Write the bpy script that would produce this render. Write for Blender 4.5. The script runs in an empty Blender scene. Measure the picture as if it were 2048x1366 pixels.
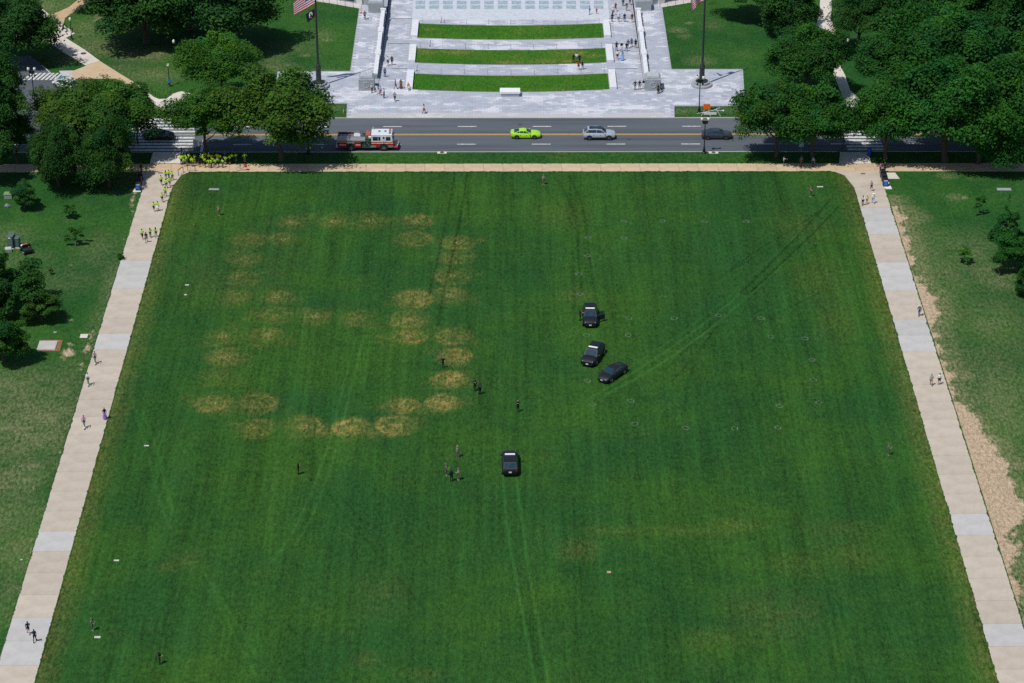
import bpy, bmesh, math, random
import numpy as np
from mathutils import Vector, Matrix

R = math.radians
random.seed(7)
rng = np.random.default_rng(11)
scene = bpy.context.scene
COL = scene.collection

# ------------------------------------------------------------------ camera, sky, sun, exposure
F_PX, PITCH, YAW, CAM_H = 5000.0, R(28.4), R(0.131), 163.5
cam_d = bpy.data.cameras.new('camera')
cam_d.sensor_width = 36.0
cam_d.lens = F_PX / 2048 * 36.0
cam_d.clip_start, cam_d.clip_end = 1.0, 8000.0
cam = bpy.data.objects.new('camera', cam_d)
cam.location = (0, 0, CAM_H)
cam.rotation_euler = (R(90) - PITCH, 0, -YAW)
COL.objects.link(cam)
scene.camera = cam

SUN_AZ, SUN_EL = R(43), R(64)          # shadows fall to the right and away from the camera
world = bpy.data.worlds.new('World')
scene.world = world
world.use_nodes = True
wn = world.node_tree
sky = wn.nodes.new('ShaderNodeTexSky')
sky.sky_type = 'NISHITA'
sky.sun_disc = False
sky.sun_elevation = SUN_EL
sky.sun_rotation = R(90) + R(180) - SUN_AZ
sky.altitude = 20
sky.air_density, sky.dust_density, sky.ozone_density = 1.0, 0.6, 1.2
wn.nodes['Background'].inputs[1].default_value = 0.08
wn.links.new(sky.outputs[0], wn.nodes['Background'].inputs[0])
sun_d = bpy.data.lights.new('sun', 'SUN')
sun_d.energy = 3.4
sun_d.angle = R(0.53)
sun_d.color = (1.0, 0.965, 0.915)
sun = bpy.data.objects.new('sun', sun_d)
sd = Vector((math.cos(SUN_AZ) * math.cos(SUN_EL), math.sin(SUN_AZ) * math.cos(SUN_EL), -math.sin(SUN_EL)))
sun.rotation_euler = sd.to_track_quat('-Z', 'Y').to_euler()
sun.location = (-60, 200, 200)
COL.objects.link(sun)
scene.view_settings.view_transform = 'Standard'
scene.view_settings.look = 'None'
scene.view_settings.exposure = 0.0
scene.view_settings.gamma = 1.0
scene.view_settings.use_curve_mapping = False
scene.render.engine = 'CYCLES'
scene.cycles.max_bounces = 6
scene.cycles.diffuse_bounces = 3
scene.cycles.glossy_bounces = 3
scene.cycles.transparent_max_bounces = 6
scene.cycles.use_denoising = False
scene.cycles.caustics_reflective = False
scene.cycles.caustics_refractive = False

# photograph pixel -> point on the ground (how the layout was surveyed)
_f = np.array([math.sin(YAW) * math.cos(PITCH), math.cos(YAW) * math.cos(PITCH), -math.sin(PITCH)])
_r = np.array([math.cos(YAW), -math.sin(YAW), 0.0])
_u = np.cross(_r, _f)


def G(px, py, z=0.0):
    d = _f * F_PX + _r * (px - 1024) - _u * (py - 683)
    t = (z - CAM_H) / d[2]
    return Vector((d[0] * t, d[1] * t, z))


def pxm(py):                                  # pixels per metre across at that image row
    return 10.0 / (G(1034, py).x - G(1024, py).x)


# ------------------------------------------------------------------ materials
MATS = {}


def new_mat(name):
    m = bpy.data.materials.new(name)
    m.use_nodes = True
    nt = m.node_tree
    return m, nt, nt.nodes['Principled BSDF']


def noise(nt, scale, detail=3, rough=0.55, vec=None, stretch=None):
    n = nt.nodes.new('ShaderNodeTexNoise')
    n.inputs['Scale'].default_value = scale
    n.inputs['Detail'].default_value = detail
    n.inputs['Roughness'].default_value = rough
    if vec is None:
        tc = nt.nodes.new('ShaderNodeTexCoord')
        vec = tc.outputs['Object']
    if stretch:
        mp = nt.nodes.new('ShaderNodeMapping')
        mp.inputs['Scale'].default_value = stretch
        nt.links.new(vec, mp.inputs['Vector'])
        vec = mp.outputs['Vector']
    nt.links.new(vec, n.inputs['Vector'])
    return n.outputs['Fac']


def ramp(nt, fac, a, b):
    m = nt.nodes.new('ShaderNodeMapRange')
    m.interpolation_type = 'SMOOTHSTEP'
    m.inputs['From Min'].default_value = a
    m.inputs['From Max'].default_value = b
    nt.links.new(fac, m.inputs['Value'])
    return m.outputs['Result']


def mix(nt, fac, a, b, blend='MIX'):
    m = nt.nodes.new('ShaderNodeMix')
    m.data_type = 'RGBA'
    m.blend_type = blend
    for sock, v in ((0, fac), (6, a), (7, b)):
        if isinstance(v, bpy.types.NodeSocket):
            nt.links.new(v, m.inputs[sock])
        elif sock == 0:
            m.inputs[0].default_value = v
        else:
            m.inputs[sock].default_value = (*v, 1)
    return m.outputs[2]


def fmath(nt, op, a, b=0.0):
    m = nt.nodes.new('ShaderNodeMath')
    m.operation = op
    for i, v in enumerate((a, b)):
        if isinstance(v, bpy.types.NodeSocket):
            nt.links.new(v, m.inputs[i])
        else:
            m.inputs[i].default_value = v
    return m.outputs[0]


def M(name, col, rough=0.6, var=0.18, scale=6.0, metal=0.0, spec=0.4, detail=4, bump=0.0, stretch=None, coat=0.0):
    """plain procedural material: a colour broken up by noise"""
    if name in MATS:
        return MATS[name]
    m, nt, b = new_mat(name)
    n = noise(nt, scale, detail, 0.6, stretch=stretch)
    lo = tuple(c * (1 - var) for c in col)
    hi = tuple(min(1, c * (1 + var)) for c in col)
    nt.links.new(mix(nt, ramp(nt, n, 0.3, 0.7), lo, hi), b.inputs['Base Color'])
    b.inputs['Roughness'].default_value = rough
    b.inputs['Metallic'].default_value = metal
    b.inputs['Specular IOR Level'].default_value = spec
    b.inputs['Coat Weight'].default_value = coat
    if bump:
        bp = nt.nodes.new('ShaderNodeBump')
        bp.inputs['Strength'].default_value = bump
        bp.inputs['Distance'].default_value = 0.05
        nt.links.new(n, bp.inputs['Height'])
        nt.links.new(bp.outputs[0], b.inputs['Normal'])
    MATS[name] = m
    return m


def grass_material(name, a, b_, dry, bare, streak, patchy):
    """attribute wear: R dry grass, G bare soil, B tyre marks (0.5 = none)"""
    m, nt, b = new_mat(name)
    at = nt.nodes.new('ShaderNodeAttribute')
    at.attribute_name = 'wear'
    sp = nt.nodes.new('ShaderNodeSeparateColor')
    nt.links.new(at.outputs['Color'], sp.inputs[0])
    big = noise(nt, 0.045, 5, 0.6)
    mid = noise(nt, 0.35, 4, 0.65)
    fine = noise(nt, 2.6, 6, 0.75, stretch=(1.0, 0.45, 1))
    grain = noise(nt, 7.0, 3, 0.8, stretch=(1.0, 0.5, 1))
    strk = noise(nt, 1.0, 5, 0.65, stretch=(0.30, 0.016, 1))
    strk2 = noise(nt, 1.0, 4, 0.7, stretch=(1.3, 0.05, 1))
    c = mix(nt, ramp(nt, big, 0.36, 0.66), a, b_)
    lush = tuple(v * 0.72 for v in a)
    c = mix(nt, fmath(nt, 'MULTIPLY', ramp(nt, mid, 0.45, 0.75), 0.55), c, lush)
    # mowing streaks along the lawn
    s = fmath(nt, 'ADD', fmath(nt, 'MULTIPLY', strk, 0.45), fmath(nt, 'MULTIPLY', strk2, 0.55))
    sm = fmath(nt, 'MULTIPLY', fmath(nt, 'SUBTRACT', s, 0.5), streak)
    # thin, patchy, drier turf that the park has everywhere
    pt = noise(nt, 0.16, 6, 0.7)
    pd = fmath(nt, 'MULTIPLY', ramp(nt, pt, 0.5, 0.78), patchy)
    dryf = fmath(nt, 'ADD', sp.outputs[0], pd)
    lump = fmath(nt, 'ADD', fmath(nt, 'MULTIPLY', fine, 0.62), fmath(nt, 'MULTIPLY', mid, 0.38))
    dn = fmath(nt, 'ADD', fmath(nt, 'MULTIPLY', ramp(nt, lump, 0.36, 0.64), 1.35), 0.22)
    dsel = fmath(nt, 'MINIMUM', fmath(nt, 'MULTIPLY', dryf, dn), 0.96)
    c = mix(nt, dsel, c, dry)
    bsel = ramp(nt, fmath(nt, 'ADD', sp.outputs[1], fmath(nt, 'MULTIPLY', fmath(nt, 'SUBTRACT', lump, 0.5), 2.2)), 0.30, 0.82)
    bsel = fmath(nt, 'MULTIPLY', bsel, ramp(nt, sp.outputs[1], 0.02, 0.2))
    c = mix(nt, bsel, c, bare)
    g = fmath(nt, 'ADD', fmath(nt, 'MULTIPLY', fmath(nt, 'SUBTRACT', fine, 0.5), 2.4), fmath(nt, 'MULTIPLY', fmath(nt, 'SUBTRACT', grain, 0.5), 2.0))
    tr = fmath(nt, 'MULTIPLY', fmath(nt, 'SUBTRACT', sp.outputs[2], 0.5), 1.5)
    gain = fmath(nt, 'ADD', fmath(nt, 'ADD', fmath(nt, 'ADD', g, sm), tr), 1.0)
    gain = fmath(nt, 'MAXIMUM', gain, 0.25)
    vm = nt.nodes.new('ShaderNodeVectorMath')
    vm.operation = 'SCALE'
    nt.links.new(c, vm.inputs[0])
    nt.links.new(gain, vm.inputs['Scale'])
    nt.links.new(vm.outputs[0], b.inputs['Base Color'])
    b.inputs['Roughness'].default_value = 0.9
    b.inputs['Specular IOR Level'].default_value = 0.08
    bp = nt.nodes.new('ShaderNodeBump')
    bp.inputs['Strength'].default_value = 0.5
    bp.inputs['Distance'].default_value = 0.12
    nt.links.new(fine, bp.inputs['Height'])
    nt.links.new(bp.outputs[0], b.inputs['Normal'])
    return m


m_lawn = grass_material('lawn_grass', (0.0190, 0.076, 0.0165), (0.0330, 0.097, 0.0140), (0.225, 0.185, 0.052), (0.24, 0.16, 0.085), 2.0, 0.05)
m_park = grass_material('park_grass', (0.0175, 0.080, 0.0170), (0.038, 0.114, 0.0190), (0.205, 0.205, 0.10), (0.44, 0.335, 0.225), 0.5, 0.15)
m_panel = grass_material('panel_grass', (0.036, 0.135, 0.012), (0.055, 0.150, 0.012), (0.22, 0.19, 0.055), (0.40, 0.31, 0.18), 0.2, 0.30)
m_verge = grass_material('verge_grass', (0.0150, 0.078, 0.0150), (0.026, 0.100, 0.0130), (0.13, 0.12, 0.045), (0.36, 0.27, 0.16), 0.2, 0.22)


def asphalt_material():
    m, nt, b = new_mat('asphalt')
    n1 = noise(nt, 9.0, 6, 0.75)
    n2 = noise(nt, 0.09, 5, 0.6, stretch=(0.25, 2.2, 1))
    n3 = noise(nt, 0.7, 5, 0.7)
    c = mix(nt, ramp(nt, n2, 0.3, 0.72), (0.088, 0.104, 0.122), (0.122, 0.138, 0.156))
    c = mix(nt, fmath(nt, 'MULTIPLY', ramp(nt, n3, 0.55, 0.8), 0.5), c, (0.080, 0.090, 0.100))
    c = mix(nt, fmath(nt, 'MULTIPLY', ramp(nt, n1, 0.45, 0.7), 0.35), c, (0.155, 0.165, 0.175))
    n4 = noise(nt, 1.0, 4, 0.6, stretch=(0.02, 0.55, 1))
    c = mix(nt, fmath(nt, 'MULTIPLY', ramp(nt, n4, 0.46, 0.68), 0.75), c, (0.070, 0.082, 0.096))
    n5 = noise(nt, 0.22, 6, 0.8)
    c = mix(nt, fmath(nt, 'MULTIPLY', ramp(nt, n5, 0.62, 0.72), 0.5), c, (0.060, 0.068, 0.078))
    nt.links.new(c, b.inputs['Base Color'])
    b.inputs['Roughness'].default_value = 0.85
    b.inputs['Specular IOR Level'].default_value = 0.25
    return m


def concrete_material(name, a, b_, stain=(0.30, 0.26, 0.20), amt=0.35):
    m, nt, b = new_mat(name)
    oi = nt.nodes.new('ShaderNodeObjectInfo')
    n1 = noise(nt, 0.5, 5, 0.65)
    n2 = noise(nt, 6.0, 5, 0.7)
    n3 = noise(nt, 0.13, 4, 0.6, stretch=(1.5, 0.5, 1))
    c = mix(nt, ramp(nt, n1, 0.3, 0.7), a, b_)
    c = mix(nt, fmath(nt, 'MULTIPLY', ramp(nt, n3, 0.5, 0.8), amt), c, stain)
    c = mix(nt, fmath(nt, 'MULTIPLY', ramp(nt, n2, 0.5, 0.75), 0.22), c, tuple(v * 0.72 for v in a))
    vm = nt.nodes.new('ShaderNodeVectorMath')
    vm.operation = 'SCALE'
    nt.links.new(c, vm.inputs[0])
    nt.links.new(fmath(nt, 'ADD', fmath(nt, 'MULTIPLY', oi.outputs['Random'], 0.10), 0.95), vm.inputs['Scale'])
    nt.links.new(vm.outputs[0], b.inputs['Base Color'])
    b.inputs['Roughness'].default_value = 0.85
    b.inputs['Specular IOR Level'].default_value = 0.25
    return m


def tinted_material(name, rough=0.75, spec=0.3, nscale=4.0, namt=0.18):
    """colour from the piece's own tint attribute, broken up by noise"""
    m, nt, b = new_mat(name)
    at = nt.nodes.new('ShaderNodeAttribute')
    at.attribute_name = 'tint'
    n = noise(nt, nscale, 5, 0.7)
    vm = nt.nodes.new('ShaderNodeVectorMath')
    vm.operation = 'SCALE'
    nt.links.new(at.outputs['Color'], vm.inputs[0])
    nt.links.new(fmath(nt, 'ADD', fmath(nt, 'MULTIPLY', n, 2 * namt), 1 - namt), vm.inputs['Scale'])
    nt.links.new(vm.outputs[0], b.inputs['Base Color'])
    b.inputs['Roughness'].default_value = rough
    b.inputs['Specular IOR Level'].default_value = spec
    return m


def leaf_material(name):
    m, nt, b = new_mat(name)
    at = nt.nodes.new('ShaderNodeAttribute')
    at.attribute_name = 'tint'
    oi = nt.nodes.new('ShaderNodeObjectInfo')
    c = mix(nt, 1.0, at.outputs['Color'], oi.outputs['Color'], 'MULTIPLY')
    nt.links.new(c, b.inputs['Base Color'])
    b.inputs['Roughness'].default_value = 0.7
    b.inputs['Specular IOR Level'].default_value = 0.10
    tr = nt.nodes.new('ShaderNodeBsdfTranslucent')
    nt.links.new(mix(nt, 1.0, c, (1.0, 1.15, 0.45), 'MULTIPLY'), tr.inputs['Color'])
    ms = nt.nodes.new('ShaderNodeMixShader')
    ms.inputs[0].default_value = 0.30
    out = nt.nodes['Material Output']
    nt.links.new(b.outputs[0], ms.inputs[1])
    nt.links.new(tr.outputs[0], ms.inputs[2])
    nt.links.new(ms.outputs[0], out.inputs['Surface'])
    return m


m_asphalt = asphalt_material()
m_tan = concrete_material('concrete_tan', (0.455, 0.392, 0.312), (0.54, 0.475, 0.392), amt=0.4)
m_pale = concrete_material('concrete_pale', (0.45, 0.435, 0.415), (0.525, 0.508, 0.485), stain=(0.36, 0.34, 0.32), amt=0.5)
m_walk = concrete_material('concrete_walk', (0.50, 0.37, 0.235), (0.60, 0.46, 0.31), amt=0.25)
m_path = concrete_material('concrete_path', (0.62, 0.56, 0.49), (0.70, 0.65, 0.58), amt=0.2)
m_beige = concrete_material('concrete_beige', (0.55, 0.40, 0.25), (0.62, 0.47, 0.32), amt=0.2)
m_kerb = concrete_material('kerb_stone', (0.42, 0.41, 0.38), (0.52, 0.50, 0.46))
m_joint = M('joint_dirt', (0.20, 0.165, 0.12), 0.9)
m_granite = tinted_material('granite_paver', 0.6, 0.35)
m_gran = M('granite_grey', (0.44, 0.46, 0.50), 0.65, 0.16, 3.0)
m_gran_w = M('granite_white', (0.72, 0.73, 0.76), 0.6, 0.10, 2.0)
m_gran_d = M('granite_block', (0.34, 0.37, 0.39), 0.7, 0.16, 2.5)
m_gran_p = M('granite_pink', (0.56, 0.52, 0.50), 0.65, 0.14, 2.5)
m_leaf = leaf_material('leaf')
m_bark = M('bark', (0.075, 0.058, 0.042), 0.9, 0.4, 5, stretch=(3, 3, 0.6))
m_black = M('black_metal', (0.012, 0.014, 0.016), 0.45, 0.3, 8)
m_white = M('white_paint', (0.80, 0.80, 0.80), 0.5, 0.05, 4)
m_mark = M('road_marking_white', (0.60, 0.60, 0.585), 0.7, 0.28, 2.2)
m_yel = M('road_marking_yellow', (0.62, 0.40, 0.07), 0.7, 0.14, 3.0)
m_orange = M('orange_plastic', (0.85, 0.13, 0.02), 0.5, 0.1, 5)
m_dirt = M('bare_dirt', (0.52, 0.37, 0.225), 0.95, 0.16, 1.2)
m_globe = M('lamp_globe', (0.82, 0.80, 0.70), 0.35, 0.05, 4)
m_chrome = M('chrome', (0.62, 0.64, 0.66), 0.22, 0.1, 6, metal=1.0)
m_alu = M('aluminium', (0.55, 0.57, 0.58), 0.4, 0.12, 8, metal=0.8)
m_rubber = M('tyre_rubber', (0.016, 0.016, 0.017), 0.85, 0.2, 9)
m_rim = M('wheel_rim', (0.38, 0.39, 0.41), 0.35, 0.15, 9, metal=0.8)
m_glass = M('sky_tint_glass', (0.016, 0.042, 0.062), 0.06, 0.2, 2, spec=0.6)  # blue of the reflected sky put into the base colour
m_lamp = M('headlight_glass', (0.30, 0.33, 0.36), 0.12, 0.1, 8, spec=0.7)
m_red = M('red_lens', (0.42, 0.012, 0.012), 0.25, 0.15, 8)
m_plate = M('licence_plate', (0.75, 0.76, 0.78), 0.4, 0.1, 20)
m_blue = M('blue_panel', (0.05, 0.16, 0.55), 0.4, 0.1, 6)


# ------------------------------------------------------------------ mesh helpers
class MB:
    def __init__(s):
        s.v, s.f, s.mi = [], [], []

    def add(s, vs, fs, mi=0):
        o = len(s.v)
        s.v += [tuple(p) for p in vs]
        s.f += [tuple(i + o for i in f) for f in fs]
        s.mi += [mi] * len(fs)
        return s

    def box(s, c, d, rz=0.0, mi=0, top=None, bev=0.0):
        """box centred in x, y, standing on c.z; top = scale of the upper face"""
        hx, hy, h = d[0] / 2, d[1] / 2, d[2]
        k = top or (1, 1)
        ca, sa = math.cos(rz), math.sin(rz)
        rings = [(0, 1, 1), (h, k[0], k[1])]
        if bev:
            b = min(bev, h * 0.3, hx * 0.5, hy * 0.5)
            rings = [(0, 1, 1), (h - b, k[0], k[1]), (h, k[0] * (1 - b / hx), k[1] * (1 - b / hy))]
        vs = []
        for z, kx, ky in rings:
            for sx, sy in ((-1, -1), (1, -1), (1, 1), (-1, 1)):
                x, y = sx * hx * kx, sy * hy * ky
                vs.append((c[0] + x * ca - y * sa, c[1] + x * sa + y * ca, c[2] + z))
        n = len(rings)
        fs = [(3, 2, 1, 0), tuple(range(4 * (n - 1), 4 * n))]
        for r in range(n - 1):
            for i in range(4):
                j = (i + 1) % 4
                fs.append((4 * r + i, 4 * r + j, 4 * r + 4 + j, 4 * r + 4 + i))
        return s.add(vs, fs, mi)

    def prism(s, pts, z0, z1, mi=0):
        n = len(pts)
        a = sum(pts[i][0] * pts[(i + 1) % n][1] - pts[(i + 1) % n][0] * pts[i][1] for i in range(n))
        if a < 0:
            pts = pts[::-1]
        f0 = z0 if callable(z0) else (lambda x, y: z0)
        f1 = z1 if callable(z1) else (lambda x, y: z1)
        vs = [(p[0], p[1], f0(p[0], p[1])) for p in pts] + [(p[0], p[1], f1(p[0], p[1])) for p in pts]
        fs = [tuple(range(n, 2 * n))]
        for i in range(n):
            j = (i + 1) % n
            fs.append((i, j, n + j, n + i))
        return s.add(vs, fs, mi)

    def lathe(s, prof, c=(0, 0, 0), n=14, mi=0, axis='z', cap=True):
        vs, fs = [], []
        for r, z in prof:
            for i in range(n):
                a = 2 * math.pi * i / n
                p = (r * math.cos(a), r * math.sin(a), z)
                if axis == 'y':
                    p = (p[0], p[2], p[1])
                elif axis == 'x':
                    p = (p[2], p[0], p[1])
                vs.append((c[0] + p[0], c[1] + p[1], c[2] + p[2]))
        for k in range(len(prof) - 1):
            for i in range(n):
                j = (i + 1) % n
                q = (k * n + i, k * n + j, k * n + n + j, k * n + n + i)
                fs.append(q if axis != 'y' else q[::-1])
        if cap:
            fs.append(tuple(range(n))[::-1])
            fs.append(tuple(range((len(prof) - 1) * n, len(prof) * n)))
        return s.add(vs, fs, mi)

    def tube(s, pts, rad, n=6, mi=0):
        pts = [Vector(p) for p in pts]
        if not hasattr(rad, '__len__'):
            rad = [rad] * len(pts)
        vs, fs = [], []
        prev = None
        for k, p in enumerate(pts):
            t = (pts[min(k + 1, len(pts) - 1)] - pts[max(k - 1, 0)]).normalized()
            ref = Vector((0, 0, 1)) if abs(t.z) < 0.9 else Vector((1, 0, 0))
            if prev is not None:
                a = (prev - t * prev.dot(t))
                a = a.normalized() if a.length > 1e-5 else t.cross(ref).normalized()
            else:
                a = t.cross(ref).normalized()
            prev = a
            b = t.cross(a)
            for i in range(n):
                q = 2 * math.pi * i / n
                vs.append(p + (a * math.cos(q) + b * math.sin(q)) * rad[k])
        for k in range(len(pts) - 1):
            for i in range(n):
                j = (i + 1) % n
                fs.append((k * n + i, k * n + j, k * n + n + j, k * n + n + i))
        fs.append(tuple(range(n))[::-1])
        fs.append(tuple(range((len(pts) - 1) * n, len(pts) * n)))
        return s.add(vs, fs, mi)

    def panel(s, p, inset=0.0, off=0.01, mi=0):
        """thin raised plate on the quad p (counter-clockwise seen from outside)"""
        p = [Vector(q) for q in p]
        c = sum(p, Vector()) / 4
        nrm = (p[1] - p[0]).cross(p[3] - p[0])
        if nrm.length < 1e-9:
            nrm = (p[2] - p[1]).cross(p[3] - p[2])
        nrm.normalize()
        q = []
        for i in range(4):
            d1 = (p[(i + 1) % 4] - p[i]); d2 = (p[i - 1] - p[i])
            q.append(p[i] + (d1.normalized() if d1.length > 1e-6 else d1) * inset + (d2.normalized() if d2.length > 1e-6 else d2) * inset)
        vs = [v - nrm * 0.01 for v in q] + [v + nrm * off for v in q]
        return s.add(vs, [(4, 5, 6, 7)] + [(i, (i + 1) % 4, 4 + (i + 1) % 4, 4 + i) for i in range(4)], mi)

    def mesh(s, name, smooth=None):
        me = bpy.data.meshes.new(name)
        me.from_pydata(s.v, [], s.f)
        me.polygons.foreach_set('material_index', s.mi)
        if smooth:
            me.polygons.foreach_set('use_smooth', [True] * len(s.f))
            me.update()
            me.set_sharp_from_angle(angle=R(smooth))
        me.update()
        return me

    def build(s, name, mat, parent=None, smooth=None, **kw):
        me = s.mesh(name, smooth)
        for m in (mat if isinstance(mat, (list, tuple)) else [mat]):
            me.materials.append(m)
        return O(name, me, parent, **kw)


def O(name, data, parent=None, loc=(0, 0, 0), rz=0.0, scale=None, label=None, cat=None, group=None, kind=None):
    o = bpy.data.objects.new(name, data)
    COL.objects.link(o)
    o.location = loc
    o.rotation_euler = (0, 0, rz)
    if scale is not None:
        o.scale = scale if hasattr(scale, '__len__') else (scale,) * 3
    if parent is not None:
        o.parent = parent
    for k, v in (('label', label), ('category', cat), ('group', group), ('kind', kind)):
        if v:
            o[k] = v
    return o


def E(name, loc, rz=0.0, label=None, cat=None, group=None, scale=None):
    o = O(name, None, None, loc, rz, scale, label, cat, group)
    o.empty_display_size = 0.3
    return o


def copy_tree(o, parent=None):
    c = o.copy()
    COL.objects.link(c)
    c.parent = parent
    for ch in list(o.children):
        copy_tree(ch, c)
    return c


def text_mesh(body, size, mat, ext=0.004):
    cu = bpy.data.curves.new('lettering', 'FONT')
    cu.body, cu.size, cu.extrude = body, size, ext
    cu.align_x, cu.align_y = 'CENTER', 'CENTER'
    t = bpy.data.objects.new('lettering', cu)
    COL.objects.link(t)
    bpy.context.view_layer.update()
    me = bpy.data.meshes.new_from_object(t.evaluated_get(bpy.context.evaluated_depsgraph_get()))
    bpy.data.objects.remove(t)
    me.materials.clear()
    me.materials.append(mat)
    return me


# ------------------------------------------------------------------ ground sheets with wear painted as an attribute
class Sheet:
    def __init__(s, x0, x1, y0, y1, step):
        s.xs = np.arange(x0, x1 + step * 0.5, step)
        s.ys = np.arange(y0, y1 + step * 0.5, step)
        s.X, s.Y = np.meshgrid(s.xs, s.ys)
        s.dry = np.zeros_like(s.X)
        s.bare = np.zeros_like(s.X)
        s.trk = np.zeros_like(s.X)
        s.hole = None

    def win(s, x0, x1, y0, y1):
        i0, i1 = np.searchsorted(s.xs, (x0, x1))
        j0, j1 = np.searchsorted(s.ys, (y0, y1))
        return slice(j0, j1), slice(i0, i1)

    def blob(s, arr, x, y, rx, ry, amt, soft=0.5):
        w = s.win(x - rx * 1.6, x + rx * 1.6, y - ry * 1.6, y + ry * 1.6)
        d = np.hypot((s.X[w] - x) / rx, (s.Y[w] - y) / ry)
        v = amt * np.clip((1.0 + soft - d) / (2 * soft), 0, 1)
        arr[w] = np.maximum(arr[w], v)

    def pblob(s, arr, px, py, rpx, rpy, amt, soft=0.5):
        c = G(px, py)
        s.blob(arr, c.x, c.y, rpx / pxm(py), abs(G(px, py - rpy).y - G(px, py + rpy).y) / 2, amt, soft)

    def track(s, pts, amt, width=0.22):
        g = [G(*p) for p in pts]
        # smooth the polyline
        for _ in range(2):
            h = [g[0]]
            for a, b in zip(g, g[1:]):
                h += [a.lerp(b, 0.25), a.lerp(b, 0.75)]
            g = h + [g[-1]]
        for a, b in zip(g, g[1:]):
            w = s.win(min(a.x, b.x) - 1, max(a.x, b.x) + 1, min(a.y, b.y) - 1, max(a.y, b.y) + 1)
            if s.X[w].size == 0:
                continue
            dx, dy = b.x - a.x, b.y - a.y
            t = np.clip(((s.X[w] - a.x) * dx + (s.Y[w] - a.y) * dy) / (dx * dx + dy * dy + 1e-9), 0, 1)
            d = np.hypot(s.X[w] - a.x - t * dx, s.Y[w] - a.y - t * dy)
            v = amt * np.clip(1.25 - d / width, 0, 1)
            cur = s.trk[w]
            s.trk[w] = np.where(np.abs(v) > np.abs(cur), v, cur)

    def build(s, name, mat, z, parent=None, kind=None):
        ny, nx = s.X.shape
        me = bpy.data.meshes.new(name)
        nv = nx * ny
        co = np.empty((nv, 3), np.float32)
        co[:, 0], co[:, 1] = s.X.ravel(), s.Y.ravel()
        co[:, 2] = z if not hasattr(z, 'shape') else z.ravel()
        me.vertices.add(nv)
        me.vertices.foreach_set('co', co.ravel())
        a = (np.arange(ny - 1)[:, None] * nx + np.arange(nx - 1)[None, :]).ravel()
        if s.hole:
            x0, x1, y0 = s.hole
            xx, yy_ = s.X.ravel()[a], s.Y.ravel()[a]
            a = a[~((xx > x0) & (xx < x1 - (s.xs[1] - s.xs[0])) & (yy_ > y0))]
        idx = np.stack([a, a + 1, a + nx + 1, a + nx], 1).astype(np.int32)
        nf = len(a)
        me.loops.add(nf * 4)
        me.loops.foreach_set('vertex_index', idx.ravel())
        me.polygons.add(nf)
        me.polygons.foreach_set('loop_start', np.arange(nf, dtype=np.int32) * 4)
        me.update(calc_edges=True)
        at = me.attributes.new('wear', 'FLOAT_COLOR', 'POINT')
        c = np.ones((nv, 4), np.float32)
        c[:, 0], c[:, 1], c[:, 2] = s.dry.ravel(), s.bare.ravel(), (0.5 + s.trk).ravel()
        at.data.foreach_set('color', c.ravel())
        me.materials.append(mat)
        return O(name, me, parent, kind=kind)


def wear_default(me):
    at = me.attributes.new('wear', 'FLOAT_COLOR', 'POINT')
    at.data.foreach_set('color', np.tile(np.array([0, 0, 0.5, 1], np.float32), len(me.vertices)))


PLX0, PLX1 = -56.5, -51.9            # concrete path on the left of the lawn
PRX0, PRX1 = 53.9, 58.6              # and on the right
Y_LAWN = G(1024, 344).y              # far edge of the lawn = near edge of the pavement
Y_WALK = G(1024, 328).y
Y_KERB = G(1024, 304.5).y
Y_FAR = G(1024, 237).y

# one ground sheet out to the horizon
gx, gy = (-2500, -112, 118, 2500), (-600, 205, 470, 4500)      # the detailed park sheet fills the middle cell
gm = MB().add([(x, y, 0.0) for y in gy for x in gx], [(4 * j + i, 4 * j + i + 1, 4 * j + i + 5, 4 * j + i + 4) for j in range(3) for i in range(3) if (i, j) != (1, 1)])
ground = gm.build('ground', m_park, kind='structure')
wear_default(ground.data)

# --- main lawn
L = Sheet(-52.6, 54.6, 205, Y_LAWN + 0.3, 0.22)
PATCH = [(500, 122, .55), (730, 118, .5), (915, 115, .55), (1180, 120, .62), (255, 222, .5), (455, 218, .5), (1165, 215, .5), (1410, 235, .55),
         (1400, 310, .45), (240, 315, .6), (235, 425, .62), (1380, 415, .45), (190, 530, .55), (420, 530, .55), (1165, 545, .7), (1360, 525, .55),
         (410, 630, .55), (625, 640, .7), (865, 650, .45), (1150, 655, .7), (130, 745, .68), (365, 740, .65), (1140, 745, .75), (1385, 745, .75),
         (150, 860, .62), (1390, 860, .85), (100, 965, .35), (1360, 985, .85), (70, 1110, .5), (310, 1115, .6), (1100, 1125, .8), (1330, 1110, .8),
         (300, 1245, .7), (570, 1240, .75), (825, 1245, .95), (1070, 1235, .95)]
def vnoise(X, Y, sc, seed):
    g = np.random.default_rng(seed).uniform(-1, 1, (400, 400))
    fx, fy = (X + 120) / sc, (Y - 200) / sc
    i, j = np.floor(fx).astype(int), np.floor(fy).astype(int)
    u, v = fx - i, fy - j
    u, v = u * u * (3 - 2 * u), v * v * (3 - 2 * v)
    i %= 399; j %= 399
    return g[j, i] * (1 - u) * (1 - v) + g[j, i + 1] * u * (1 - v) + g[j + 1, i] * (1 - u) * v + g[j + 1, i + 1] * u * v


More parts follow.
